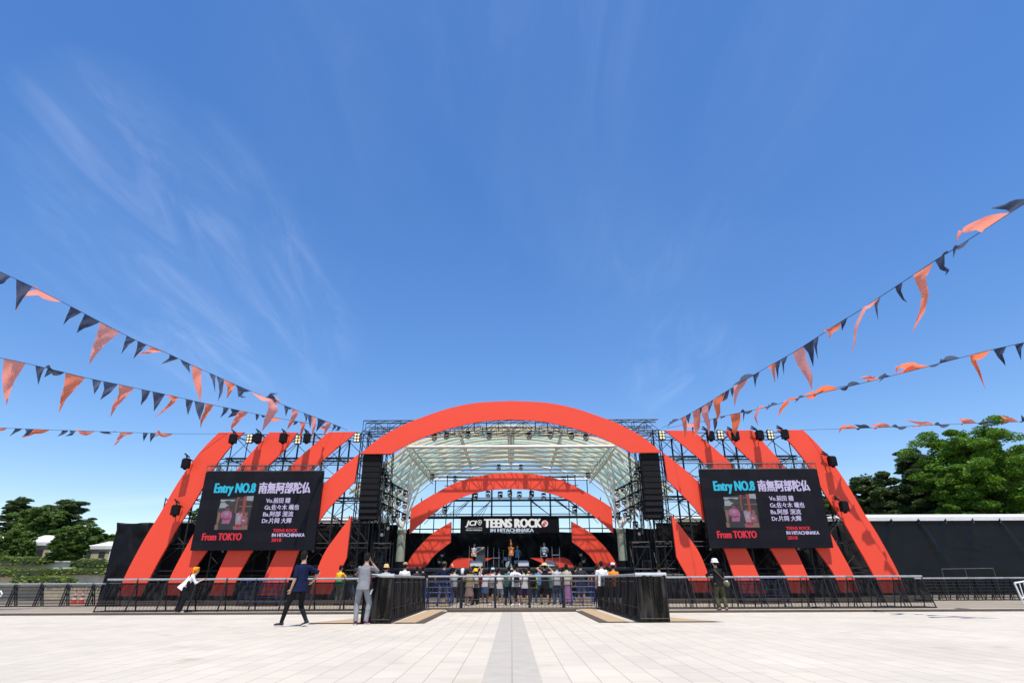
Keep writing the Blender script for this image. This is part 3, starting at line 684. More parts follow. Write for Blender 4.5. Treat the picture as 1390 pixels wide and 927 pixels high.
# ------------------------------------------------------------------ vaulted roof
rf = thing('vaulted_roof', 'white steel vaulted roof with cream strips and teal glass above the stage', 'roof', (0, 48, 0))
Y0, Y1 = 41.5, 55.0; HX, HZ, CZ = 7.55, 10.3, 11.75; SXo, SZo = 11.6, 6.95
def rz_(x):
    ax = abs(x)
    return CZ - (CZ - HZ) * (ax / HX) ** 2 if ax <= HX else HZ + (SZo - HZ) * (ax - HX) / (SXo - HX)
xsr = [-SXo + (SXo - HX) * i / 3 for i in range(3)] + [-HX + 2 * HX * i / 20 for i in range(21)] + [HX + (SXo - HX) * (i + 1) / 3 for i in range(3)]
n_sl = 14; dy = (Y1 - Y0) / n_sl
sl = MB(); gl = MB()
for i in range(n_sl):
    ya = Y0 + dy * i - 48; yb = ya + dy * 0.5; yc = ya + dy
    A = [Vector((x, ya, rz_(x))) for x in xsr]; B = [Vector((x, yb, rz_(x))) for x in xsr]
    sl.strip(A, B, (0, 0, 0.05))
    A = [Vector((x, yb + 0.02, rz_(x) + 0.03)) for x in xsr]; B = [Vector((x, yc - 0.02, rz_(x) + 0.03)) for x in xsr]
    gl.strip(A, B, (0, 0, 0.012))
fixn(sl.build('roof_strips', M_slat, rf)); fixn(gl.build('glazing', M_glass, rf))
for x in (-7.55, -3.8, 0, 3.8, 7.55):
    m = MB(); z = rz_(x) - 0.12
    if abs(x) == 7.55 or x == 0:
        for dx in (-0.22, 0.22): m.tube((x + dx, Y0 - 48, z), (x + dx, Y1 - 47.5, z), 0.06, 8)
        m.tube((x, Y0 - 48, z - 0.5), (x, Y1 - 47.5, z - 0.5), 0.07, 8)
        for k in range(14):
            y = Y0 - 48 + k; m.tube((x - 0.22, y, z), (x, y + 0.5, z - 0.5), 0.03); m.tube((x + 0.22, y, z), (x, y + 0.5, z - 0.5), 0.03); m.tube((x, y + 0.5, z - 0.5), (x - 0.22, y + 1, z), 0.03)
    else:
        m.tube((x, Y0 - 48, z), (x, Y1 - 47.5, z), 0.07, 8); m.tube((x, Y0 - 48, z - 0.45), (x, Y1 - 47.5, z - 0.45), 0.05, 8)
        for k in range(13): m.tube((x, Y0 - 48 + k, z), (x, Y0 - 47.5 + k, z - 0.45), 0.028); m.tube((x, Y0 - 47.5 + k, z - 0.45), (x, Y0 - 47 + k, z), 0.028)
    m.build('roof_girder', M_white, rf)
for y in [41.6 + 1.85 * k for k in range(9)]:
    m = MB(); zz = 10.15
    m.tube((-HX, y - 48, zz), (HX, y - 48, zz), 0.095 if y > 41.7 else 0.13, 8)
    m.path([(x, y - 48, rz_(x) - 0.13) for x in xsr], 0.07, 6)
    m.build('tie_rib', M_white, rf)
for s_ in (-1, 1):
    m = MB()
    for xx in (9.2, 10.9): m.tube((s_ * xx, Y0 - 48, rz_(xx) - 0.12), (s_ * xx, Y1 - 48, rz_(xx) - 0.12), 0.06, 8)
    m.build('side_purlin', M_white, rf)
    side = 'left' if s_ < 0 else 'right'
    # columns + struts
    ctz = P(840, 716, 42.2).z
    co = thing('roof_column', 'grey green round column carrying roof struts at the %s of the stage' % side, 'column', (s_ * 7.75, 42.2, 0))
    c_ = MB(); c_.lathe([(0.36, 0), (0.36, 1.9), (0.30, 2.0), (0.29, ctz - 0.35), (0.33, ctz - 0.3), (0.33, ctz - 0.1), (0.2, ctz)], n=20); c_.build('shaft', M_col, co, smooth=False)
    for k in range(4):
        y = 41.9 + 2.2 * k; c_ = MB(); c_.tube((s_ * 0.15, y - 42.2, rz_(7.9) - 0.25), (s_ * 2.1, y - 42.2 - 0.4, 5.6), 0.075, 8); c_.build('strut', M_white, co)
    c_ = MB(); c_.lathe([(0.39, 1.0), (0.39, 2.3)], n=20); c_.build('wrap', M_cloth, co)
    for k, (tx, ty) in enumerate(((7.55, 43.2), (7.55, 45.0), (7.6, 47.0), (7.6, 50.2), (9.6, 42.5), (9.8, 46.5), (10.6, 43.6))):
        c_ = MB(); c_.tube((0, 0, ctz - 0.05), (s_ * (tx - 7.75), ty - 42.2, rz_(tx) - 0.3 - (0.35 if tx < 8 else 0)), 0.085, 8, 0.065); c_.build('strut', M_white, co)

# ------------------------------------------------------------------ line arrays
def line_array(s_):
    xc = (P(503.5, 640, 38.3).x + -P(881, 640, 38.3).x) / 2 * (-s_)
    ztop = P(503, 619, 38.3).z; n = 11; hh = 0.375
    side = 'left' if s_ < 0 else 'right'
    t = thing('line_array', 'tall hanging stack of black loudspeaker cabinets on the %s side' % side, 'loudspeaker stack', (xc, 38.0, ztop))
    m = MB(); m.box((0, 0.3, 0.08), (1.2, 0.7, 0.12)); m.tube((0.4, 0.3, 0.1), (0.4, 0.9, 1.4), 0.02); m.tube((-0.4, 0.3, 0.1), (-0.4, 0.9, 1.4), 0.02); m.build('hanging_frame', M_dsteel, t)
    y = 0.0; z = 0.0; ang = 0
    for i in range(n):
        ang = R(0.8 * i * i / 8); z -= hh * math.cos(ang); y2 = y + hh * math.sin(ang)
        q = Matrix.Rotation(-ang, 3, 'X')
        m = MB(); m.box((0, y + 0.3, z + hh / 2), (1.22, 0.6, hh - 0.010), M=q); c = m.build('cabinet', M_blk2, t)
        g = MB(); g.box((0, y - 0.02, z + hh / 2), (1.1, 0.03, hh - 0.05), M=q); g.build('grille', mat('speaker grille', (0.006, 0.006, 0.007), 0.6, 0.4, 60, bump=0.4, bs=150, spec=0.2), c)
        y = y2
    return t
line_array(-1); line_array(1)
for s_ in (-1, 1):
    side = 'left' if s_ < 0 else 'right'
    # drapes beneath the arrays
    def f(u, v, s_=s_):
        x = s_ * (8.15 + 1.15 * u + 0.12 * (1 - v)); return Vector((x, 39.9 - 0.16 * abs(math.sin(u * 13 + math.sin(v * 3))) - 0.1 * mnoise.noise(Vector((u * 9, v * 4, s_))), 0.1 + v * 4.1))
    o = MB().grid(f, 120, 20).build('side_drape', M_drape, smooth=True); o.modifiers.new('thickness', 'SOLIDIFY').thickness = 0.02
    tag(o, 'pleated blue grey drape below the %s loudspeaker stack' % side, 'drape')
    tw = make_tower(4.86, 1.35, 1.0, 'short black scaffold tower under the %s loudspeaker stack' % side, None, (s_ * 9.85 - 0.67, 38.35, 0))
    tw = make_tower(3.3, 1.1, 0.9, 'small black scaffold frame beside the column at the %s of the stage' % side, None, (s_ * 8.3 - 0.55, 38.6, 0))
    for k, (dx, z, w_, h, d) in enumerate(((9.5, 1.11, .9, .65, .6), (10.6, 1.11, .7, .95, .6), (10.2, 1.72, .5, .5, .5), (8.7, 1.11, .6, 1.1, .5), (11.7, 1.11, 1.0, .6, .6), (12.5, 1.11, .55, .9, .55))):
        fc = thing('flight_case', ('low wide', 'tall', 'small', 'narrow upright', 'long', 'outermost')[k] + ' black equipment case on the %s wing platform' % side, 'case', (s_ * dx, 39.35, z))
        MB().box((0, 0, h / 2), (w_, d, h)).build('case_body', M_blk2, fc)
        m = MB()
        for zz in (0.015, h * .55, h - .015): m.box((0, -d / 2 - .004, zz), (w_ + .01, .012, .03))
        for xx in (-w_ / 2, w_ / 2): m.box((xx, -d / 2 - .006, h / 2), (.03, .014, h))
        m.build('metal_edge', M_dsteel, fc)
    for k in range(5):
        m = MB(); x0 = s_ * (8.0 + 0.45 * k); m.path([(x0, 38.7, 7.6 - .2 * k), (x0 + .12 * s_, 38.6, 5.5), (x0 - .1, 38.65, 3.6), (x0 + .05, 38.7, 1.2)], 0.018, 5)
        tag(m.build('cable', M_blk), 'black cable hanging down beside the %s loudspeaker stack' % side, 'cable', 'cables by the %s stack' % side)
    rk = thing('lamp_rack', 'sloping ladder rack crowded with lamps beside the %s loudspeaker stack' % side, 'lamp rack', (s_ * 7.9, 38.9, 0))
    m = MB()
    for k in range(3):
        z = 7.0 - k * 0.75; m.tube((s_ * 0.9, 0, z + 0.45), (s_ * -0.85, 0, z - 0.35), 0.05); m.tube((s_ * 0.9, 0.25, z + 0.45), (s_ * -0.85, 0.25, z - 0.35), 0.05)
    m.tube((s_ * 0.8, 0.1, 4.2), (s_ * 0.8, 0.1, 8.6), 0.05); m.tube((s_ * -0.1, 0.1, 4.2), (s_ * 0.1, 0.1, 7.2), 0.04); m.tube((s_ * 0.8, 0.1, 8.4), (s_ * -0.3, 0.1, 6.2), 0.03)
    m.build('rack_frame', M_blk, rk)

# ------------------------------------------------------------------ lamps
def make_spot():
    t = thing('spotlight', '', 'spotlight')
    MB().box((0, 0, -0.07), (0.30, 0.26, 0.12)).build('base', M_blk2, t)
    m = MB(); m.box((-0.17, 0, -0.28), (0.03, 0.1, 0.36)); m.box((0.17, 0, -0.28), (0.03, 0.1, 0.36)); m.box((0, 0, -0.12), (0.36, 0.1, 0.03)); m.build('yoke', M_dsteel, t)
    q = Matrix.Rotation(R(25), 3, 'X')
    m = MB(); ring = [[Vector((0, 0, -0.36)) + q @ Vector((math.cos(a * math.pi / 6) * r, y, math.sin(a * math.pi / 6) * r)) for a in range(12)] for r, y in ((0.09, 0.2), (0.13, 0.1), (0.14, -0.12), (0.15, -0.2))]
    m.loft(ring); h = m.build('head', M_blk2, t)
    m = MB(); m.loft([[Vector((0, 0, -0.36)) + q @ Vector((math.cos(a * math.pi / 6) * r, y, math.sin(a * math.pi / 6) * r)) for a in range(12)] for r, y in ((0.12, -0.205), (0.10, -0.225))]); m.build('lens', M_lens, h)
    return t
spot = make_spot(); used = [False]
def put_spot(loc, label, group, rz=0, sc_=1.0):
    if not used[0]: used[0] = True; o = spot; o.location = loc; o.rotation_euler = (0, 0, rz); o.scale = (sc_,) * 3; o['label'] = label; o['group'] = group
    else: o = dup(spot, loc, rz, label, group, scale=(sc_,) * 3)
for x, y in ((606.5, 590), (635.5, 589), (664, 590), (718, 590), (746.7, 589), (775.5, 590), (590, 592), (795, 592)):
    p = P(x, y - 3, 39.25); put_spot((p.x, 39.25, p.z), 'black spotlight hanging under the front lighting truss', 'spotlights under the front lighting truss', 0, 0.95)
for x, y in ((604, 687), (645.5, 669), (662.5, 666), (679, 667), (692, 665), (705, 667), (721.6, 666), (737.8, 669), (780, 687)):
    p = P(x, y, 41.0); put_spot((p.x, 41.0, p.z), 'black spotlight under the edge of the smaller red arch', 'spotlights under the smaller red arch', rnd.uniform(-.5, .5), 0.9)
for x, y in ((618, 648), (765, 648), (587, 645), (798, 643), (677, 632), (707, 632)):
    p = P(x, y, 46); put_spot((p.x, 46, p.z + 0.1), 'small black lamp hanging from the vaulted roof', 'lamps hung from the roof', 0, 0.9)
for s_ in (-1, 1):
    side = 'left' if s_ < 0 else 'right'
    for k in range(3):
        for i in range(5):
            t_ = i / 4; x = s_ * (7.9 + 0.9 - 1.75 * t_); z = 7.0 - k * 0.75 + 0.45 - 0.8 * t_
            put_spot((x, 38.8, z), 'lamp clamped on the sloping rack by the %s speaker stack' % side, 'lamps on the %s sloping rack' % side, rnd.uniform(-1, 1), 0.85)
    for i, (dx, z) in enumerate(((0.75, 8.1), (0.5, 7.7), (0.9, 5.1), (0.2, 4.6), (-0.2, 5.0), (0.5, 4.2))):
        put_spot((s_ * (7.9 + dx), 38.75, z), 'loose black lamp near the %s sloping rack' % side, 'loose lamps near the %s rack' % side, rnd.uniform(-1, 1), 0.9)
    for i in range(6):
        x = s_ * (11.0 + i * 1.95); put_spot((x, 39.6, 3.3), 'small lamp in the dark lower scaffold of the %s wing' % side, 'lamps low in the %s wing' % side, rnd.uniform(-.6, .6), 0.9)
    for i in range(4):
        put_spot((s_ * (5.1 + 0.18 * (i % 2)), 44.6, 4.0 - 0.45 * i), 'lamp on the small vertical stand at the %s of the stage' % side, 'lamps on the %s vertical stand' % side, 0, 0.8)
    lad = MB(); lad.tube((s_ * 5.19, 44.75, SZ), (s_ * 5.19, 44.75, 4.1), 0.04); lad.box((s_ * 5.19, 44.75, SZ + 0.03), (0.6, 0.6, 0.06))
    tag(lad.build('lamp_stand', M_blk), 'upright black lamp stand at the %s side of the stage floor' % side, 'stand')

def make_box():
    t = thing('boxy_lamp', '', 'stage lamp')
    m = MB(); m.box((0, 0, -0.42), (0.52, 0.42, 0.66)); m.box((0, 0, -0.06), (0.40, 0.34, 0.1)); m.build('housing', M_blk2, t)
    m = MB(); m.box((0, -0.215, -0.42), (0.44, 0.02, 0.56)); m.build('front', M_led, t)
    m = MB(); m.lathe([(0.08, -0.88), (0.13, -0.84), (0.13, -0.76)], n=10); m.build('knob', M_blk2, t)
    m = MB(); m.tube((-0.05, 0.1, 0.0), (-0.35, 0.6, 0.32), 0.06); m.tube((0.1, 0.1, 0.0), (0.25, 0.5, -0.1), 0.04); m.box((-0.2, 0.35, 0.3), (0.5, 0.08, 0.1), M=Matrix.Rotation(R(35), 3, 'Y')); m.build('bracket', M_blk, t)
    return t
def make_blinder():
    t = thing('blinder_lamp', '', 'stage lamp')
    MB().box((0, 0, 0), (0.42, 0.16, 0.62)).build('housing', M_blk2, t)
    for i in range(2):
        for j in range(3):
            m = MB(); m.loft([[Vector((-0.1 + 0.2 * i + math.cos(a * math.pi / 6) * r, y, -0.2 + 0.2 * j + math.sin(a * math.pi / 6) * r)) for a in range(12)] for r, y in ((0.085, -0.082), (0.07, -0.10))]); m.build('lens', M_warm, t)
    MB().tube((0, 0.05, 0.3), (0, 0.35, 0.45), 0.03).build('bracket', M_blk, t)
    return t
bxl, bln = make_box(), make_blinder()
first = {'b': True, 'l': True}
def put(proto, key, loc, label, group, rz=0, scale=1):
    if first[key]: first[key] = False; proto.location = loc; proto.rotation_euler = (0, 0, rz); proto['label'] = label; proto.scale = (scale,) * 3; o = proto
    else: o = dup(proto, loc, rz, label, scale=(scale,) * 3)
    if group: o['group'] = group
    elif 'group' in o: del o['group']
YL = 37.45
for i, (x, y) in enumerate(((317.7, 588), (351, 587), (385.7, 587), (417.7, 587))):
    p = P(x, y + 1, YL); put(bxl, 'b', p, 'black boxy lamp hung along the top edge of the left wing', 'boxy lamps along the top of the left wing', rnd.uniform(-.2, .2), 0.82)
for i, (x, y) in enumerate(((963.5, 584), (997, 584), (1030, 583), (1064, 582))):
    p = P(x, y + 1, YL); put(bxl, 'b', p, 'black boxy lamp hung along the top edge of the right wing', 'boxy lamps along the top of the right wing', rnd.uniform(-.2, .2), 0.82)
for x, y, l in ((254, 622, 'upper black boxy lamp on the sloping outermost left panel'), (240, 685, 'lower black boxy lamp on the outermost left panel'),
                (1128, 619, 'upper black boxy lamp on the sloping outermost right panel'), (1144, 680, 'lower black boxy lamp on the outermost right panel')):
    put(bxl, 'b', P(x, y, YL), l, None, 0.1, 0.85)
for x, y in ((339, 595.5), (405, 596.6), (484.7, 594)):
    put(bln, 'l', P(x, y, 38.0), 'six lens blinder lamp on the top rail of the left wing', 'blinder lamps of the left wing')
for x, y in ((898.4, 590.6), (977.6, 590.3), (1045.5, 590.3)):
    put(bln, 'l', P(x, y, 38.0), 'six lens blinder lamp on the top rail of the right wing', 'blinder lamps of the right wing')

# ------------------------------------------------------------------ crowd barriers
M_rail = mat('grey padded rail', (0.34, 0.35, 0.355), 0.45, 0.12, 8, metal=0.3)
def make_barrier(L, H, netm, lean=0.42, skirt=False):
    """local x along the run, faces -y (front); base front edge at y=0, leans to +y"""
    t = thing('crowd_barrier', '', 'barrier')
    tp = lambda z: lean * z / H
    m = MB()
    for x in (0.02, L - 0.02):
        m.tube((x, 0, 0.02), (x, lean, H), 0.025); m.tube((x, lean * 0.9, H * 0.93), (x, lean + 0.28, 0.02), 0.022); m.tube((x, 0, 0.025), (x, lean + 0.32, 0.025), 0.025)
    m.tube((0, 0, 0.03), (L, 0, 0.03), 0.028); m.tube((0, lean + 0.30, 0.03), (L, lean + 0.30, 0.03), 0.022)
    m.tube((0.06, tp(H * 0.30), H * 0.30), (L - 0.06, tp(H * 0.30), H * 0.30), 0.015)
    m.tube((0.1, tp(H * .22) + 0.02, H * .22), (L - 0.1, tp(H * .22) + 0.02, H * .22), 0.012)
    n = 9
    for i in range(1, n):
        x = L * i / n; m.tube((x, 0, 0.03), (x, tp(H * 0.3), H * 0.3), 0.006, 4)
    m.build('frame', M_blk, t)
    MB().tube((0, lean, H), (L, lean, H), 0.044, 10).build('top_rail', M_rail, t)
    MB().tube((0.03, lean * 0.92, H * 0.86), (L - 0.03, lean * 0.92, H * 0.86), 0.022, 6).build('lower_rail', M_dsteel, t)
    g = MB(); zlo = 0.05 if skirt else H * 0.17; sd2 = rnd.random() * 9
    g.grid(lambda u, v: Vector((0.04 + (L - 0.08) * u, tp(zlo + (H * 0.90 - zlo) * v) - 0.012 + (0.015 - 0.05 * math.sin(math.pi * u) * abs(mnoise.noise(Vector((u * 7 + sd2, v * 2, 0)))) if skirt else 0), zlo + ((H * 0.985 if skirt else H * 0.90) - zlo) * v)), 16 if skirt else 2, 6 if skirt else 1)
    g.build('mesh_screen', netm, t)
    return t
FL, FR, FC = 23.2, 24.3, 24.9
pl_b = make_barrier(1.22, 1.15, M_net); pf = True
def run(proto, x0, x1, y0, y1, n, L, label, group, state, z=0, H=1):
    for i in range(n):
        a = i / n; loc = (x0 + (x1 - x0) * a, y0 + (y1 - y0) * a, z); rz = math.atan2(y1 - y0, x1 - x0)
        if state[0]: state[0] = False; proto.location = loc; proto.rotation_euler = (0, 0, rz); proto['label'] = label; proto['group'] = group; proto.scale = (1, 1, H)
        else: o = dup(proto, loc, rz, label, group, scale=(1, 1, H))
sN = [True]
xl = P(126, 831, FL - 0.6).x; xr_ = P(1263, 825, 25.0).x
ybL = G(126, 831).y; ybL2 = G(470, 829).y; ybR = G(1262, 825).y; ybR2 = G(905, 826.5).y
xLa, xLb = G(126, 831).x, G(500, 829).x; xRa, xRb = G(905, 826.5).x, G(1262, 825).x
run(pl_b, xLa, xLb, ybL, ybL2, 9, 0, 'black netted crowd barrier in the fence line before the left wing', 'barriers before the left wing', sN)
run(pl_b, xRa, xRb, ybR2, ybR, 11, 0, 'black netted crowd barrier in the fence line before the right wing', 'barriers before the right wing', sN)
pc_b = make_barrier(1.38, 1.22, M_netC, 0.3); sC = [True]
run(pc_b, -3.42, 3.48, FC, FC, 5, 0, 'thinly netted barrier in the middle fence with the crowd behind it', 'barriers in the middle fence', sC)
ps_b = make_barrier(1.27, 1.19, M_skirt, 0.10, True); sS = [True]
# nose sides: faces inward
run(ps_b, -3.30, -3.42, 17.05, 24.7, 6, 0, 'barrier wrapped in worn black cloth along the left approach', 'cloth wrapped barriers left of the middle', sS)
for i in range(6):
    a = (i + 1) / 6; dup(ps_b, (3.48 + 0.0 * a, 24.7 - (24.7 - 17.05) * (1 - (6 - i - 1 + 0) / 6) - 0 if False else 17.05 + (i + 1) * 1.275, 0), -math.pi / 2, 'barrier wrapped in worn black cloth along the right approach', 'cloth wrapped barriers right of the middle')
# outer sides
for s_, side in ((-1, 'left'), (1, 'right')):
    for i in range(5):
        if s_ < 0: dup(ps_b, (-4.02, 17.05 + (i + 1) * 1.27, 0), -math.pi / 2 , 'outward facing black wrapped barrier on the left approach', 'outer wrapped barriers on the left')
        else: dup(ps_b, (4.22, 17.05 + i * 1.27, 0), math.pi / 2, 'outward facing black wrapped barrier on the right approach', 'outer wrapped barriers on the right')
# fix facing: left inner must face +x
for s_, side in ((-1, 'left'), (1, 'right')):
    xa, xb = (-4.05, -3.28) if s_ < 0 else (3.46, 4.24)
    e = thing('end_barrier', 'short black cloth wrapped barrier closing the near end of the %s approach' % side, 'barrier', (xa, 17.0, 0))
    L = xb - xa
    g = MB(); sd2 = s_ * 3.3
    g.grid(lambda u, v: Vector((L * u, -0.03 - 0.05 * abs(mnoise.noise(Vector((u * 8 + sd2, v * 1.5, 0)))), 0.04 + 1.13 * v)), 24, 10); g.build('cloth_cover', M_skirt, e)
    MB().tube((-0.04, 0, 1.19), (L + 0.04, 0, 1.19), 0.058, 10).build('top_rail', M_alu, e)
    m = MB(); m.tube((0, 0, 0), (0, 0, 1.19), 0.03); m.tube((L, 0, 0), (L, 0, 1.19), 0.03); m.tube((0, 0, 0.04), (L, 0, 0.04), 0.03)
    m.tube((0.03, 0.1, 0.1), (L - 0.03, 0.1, 0.9), 0.02); m.tube((L * .5, -.05, 0.03), (L * .5, -.05, 1.17), 0.016); m.tube((0, -.06, 0.10), (L, -.06, 0.10), 0.014); m.build('frame', M_blk, e)

# far barriers at both sides: horizontal wires
def make_wire(L, H):
    t = thing('wire_barrier', '', 'barrier'); m = MB()
    for x in (0.02, L - 0.02):
        m.tube((x, 0, 0), (x, 0.2, H), 0.03); m.tube((x, 0.2, H * 0.95), (x, 0.65, 0), 0.03); m.tube((x, 0, 0.03), (x, 0.65, 0.03), 0.03); m.tube((x + 0.12, 0, 0), (x + 0.12, 0.2, H * .95), 0.02)
    m.tube((0, 0, 0.04), (L, 0, 0.04), 0.03); m.build('frame', M_blk, t)
    MB().tube((0, 0.2, H), (L, 0.2, H), 0.045, 8).build('top_rail', M_rail, t)
    w_ = MB()
    for k in range(1, 7): w_.tube((0, 0.2 * k / 7, H * k / 7), (L, 0.2 * k / 7, H * k / 7), 0.014, 4)
    w_.build('wires', M_blk, t)
    g = MB(); g.add([(0, 0.03, 0.1), (L, 0.03, 0.1), (L, 0.22, H * 0.93), (0, 0.22, H * 0.93)], [(0, 1, 2, 3)]); g.build('mesh_screen', M_netC, t)
    return t
pw = make_wire(1.30, 1.08); sW = [True]
a, b = G(-30, 824), G(150, 822.5)
run(pw, a.x, b.x, a.y, b.y, 5, 0, 'low wire barrier with grey rail before the hedges at far left', 'wire barriers at far left', sW, H=0.92)
a, b = G(1252, 815), G(1400, 814.5)
run(pw, a.x, b.x, a.y, b.y, 6, 0, 'low wire barrier with grey rail before the tarpaulin at far right', 'wire barriers at far right', sW)
# white folded barrier end at far right
p = P(1390, 800, 28)
m = MB(); fr = [(1377, 791), (1386, 811), (1402, 812), (1402, 787)]
pts = [P(x, y, 27.5) for x, y in fr]
for i in range(4): m.tube(pts[i], pts[(i + 1) % 4], 0.035, 8)
for k in (1, 2, 3): m.tube(pts[0].lerp(pts[3], k / 4), pts[1].lerp(pts[2], k / 4), 0.02, 6)
m.tube(pts[1], (pts[1].x + 0.05, pts[1].y, 0.0), 0.03, 6); m.tube(pts[2], (pts[2].x, pts[2].y, 0.0), 0.03, 6)
tag(m.build('folding_gate', mat('white gate paint', (0.8, 0.8, 0.8), 0.4, 0.05)), 'small white tubular gate at the right edge by the wire barriers', 'gate')
# same kind of white tube loop at far left edge
lp = [P(-6, 802, 26), P(1.0, 802, 26), P(2.8, 805.5, 26), P(1.0, 809, 26), P(-6, 809, 26)]
m = MB(); m.path(lp, 0.03, 8); tag(m.build('tube_gate', MATS['white gate paint']), 'bent white tube end sticking in at the left edge', 'gate')
m = MB()
# blue racks behind fences
def rack(x0, x1, Y, h, label, group=None):
    t = thing('blue_rack', label, 'rack', ((x0 + x1) / 2, Y, 0), 0, group); L = x1 - x0; m = MB()
    for x in (-L / 2, 0, L / 2):
        for y in (0, 0.8): m.tube((x, y, 0), (x, y, h), 0.022)
    m.build('posts', M_blue, t)
    for k in range(5):
        z = 0.12 + (h - 0.16) * k / 4; m = MB()
        for y in (0, 0.8): m.tube((-L / 2, y, z), (L / 2, y, z), 0.018)
        m.build('rail', M_blue, t)
    m = MB(); m.tube((-L / 2, 0, 0.1), (-L / 2 + 0.5, 0, h), 0.02); m.tube((L / 2, 0, 0.1), (L / 2 - 0.4, 0, h), 0.02); m.build('brace', M_blue, t)
    MB().box((0, 0.4, 0.06), (L * 0.9, 0.7, 0.08)).build('pallet', M_tan, t)
rack(P(325, 800, 29).x, P(378, 800, 29).x, 29, 1.15, 'blue steel rack behind the left fence below the screen')
rack(P(1007, 800, 29).x, P(1068, 800, 29).x, 29, 1.15, 'blue steel rack behind the right fence near the hatted person')
rack(P(578, 800, 28).x, P(612, 800, 28).x, 28, 1.05, 'blue steel rack at the left end of the crowd')
rack(P(775, 800, 28).x, P(806, 800, 28).x, 28, 1.05, 'blue steel rack at the right end of the crowd')

# traffic cones
def make_cone(loc, label):
    t = thing('traffic_cone', label, 'traffic cone', loc)
    MB().box((0, 0, 0.02), (0.38, 0.38, 0.04)).build('base', mat('cone red', (0.75, 0.07, 0.03), 0.5, 0.06), t)
    rr = lambda z: 0.14 - 0.115 * (z - 0.04) / 0.66
    zs = [0.04, 0.2, 0.32, 0.44, 0.56, 0.70]
    m = MB()
    for i, (a, b) in enumerate(zip(zs, zs[1:])):
        m.cur = i % 2; m.lathe([(rr(a), a), (rr(b), b)], n=16)
    m.build('cone_body', [MATS['cone red'], mat('cone white', (0.8, 0.8, 0.8), 0.4, 0.04)], t)
q = G(99, 820.5) * 1.0; make_cone((q.x * 1.03, q.y * 1.03, 0), 'left of the two red and white traffic cones behind the wire barrier')
q = G(109, 820.5) * 1.0; make_cone((q.x * 1.03, q.y * 1.03, 0), 'right of the two red and white traffic cones behind the wire barrier')

# ------------------------------------------------------------------ right tarp wall / tents behind
M_tarpR = mat('wet look black tarpaulin', (0.0055, 0.007, 0.010), 0.34, 0.3, 0.8, bump=0.12, bs=1.6, spec=0.2, stretch=(0.6, 1, 1.6))
for s_, side in ((1, 'right'), (-1, 'left')):
    x0, x1 = (12.0, 52.0) if s_ > 0 else (-22.0, -9.0)
    t = thing('covered_shed', ('long shed wrapped in black tarpaulin with white roof edge at far right' if s_ > 0 else 'low white roofed shed glimpsed behind the left wing'), 'shed', ((x0 + x1) / 2, 44, 0))
    cx_ = (x0 + x1) / 2; L = x1 - x0
    nseg = int(L / 1.0)
    def f(u, v):
        x = x0 + L * u; z = 5.1 * v; h = 5.1 - z; y = -0.12 - 0.10 * abs(wr(x * 0.4, z * 0.6, 1.0, 20))
        k0 = int(x / 2.0)
        for k in (k0 - 1, k0, k0 + 1, k0 + 2):
            xt = k * 2.0; sg = 1 if mnoise.noise(Vector((k * 3.7, 0, 0))) > 0 else -0.6; am = 0.16 + 0.30 * abs(mnoise.noise(Vector((k * 1.3, 5, 0)))); le = 1.2 + 3.5 * abs(mnoise.noise(Vector((k * 2.1, 9, 0))))
            d = x - xt - sg * 0.42 * h; y -= am * math.exp(-(d / (0.10 + 0.10 * h)) ** 2) * math.exp(-h / le)
        y -= 0.10 * math.cos(math.pi * x / 1.0) ** 2 * math.exp(-h / 0.35)
        y -= 0.05 * abs(mnoise.noise(Vector((x * 0.5, z * 3.0 + 0.4 * math.sin(x * 1.5), 8.0)))) * min(1, h / 2)
        return Vector((x - cx_, y, z - 0.05 * math.cos(math.pi * x) ** 2))
    MB().grid(f, nseg * 8, 36).build('tarpaulin', M_tarpR, t, smooth=True)
    m = MB(); m.strip([(x0 - cx_, -0.25, 5.12), (x1 - cx_, -0.25, 5.12)], [(x0 - cx_, 3.2, 5.75), (x1 - cx_, 3.2, 5.75)], (0, 0, 0.05)); m.box((0, -0.27, 5.14), (L, 0.05, 0.26)); fixn(m.build('roof_sheet', M_wroof, t))
    m = MB(); m.box((0, 3.3, 2.6), (L, 0.1, 5.2)); m.box((-L / 2 + 0.05, 1.5, 2.5), (0.08, 3.4, 5.0)); m.build('back_wall', M_cloth2, t)
    if s_ > 0:
        for k in range(2, nseg, 2):
            m = MB(); m.box((x0 + k * 1.0 - cx_, -0.34, 4.98), (0.07, 0.03, 0.34)); m.build('roof_tie', M_dsteel, t)
m = MB(); a = P(1278, 772, 42.5); b = P(1348, 771, 42.5); m.tube(a, b, 0.024); m.tube(a, (a.x, a.y, 0), 0.02); m.tube(b, (b.x, b.y, 0), 0.02); m.tube(a.lerp(b, .45), (a.lerp(b, .45).x, a.y, 0), .02)
tag(m.build('steel_rail', mat('dull rail steel', (0.10, 0.10, 0.10), 0.6, 0.2)), 'thin dark rail standing against the black tarpaulin at far right', 'rail')

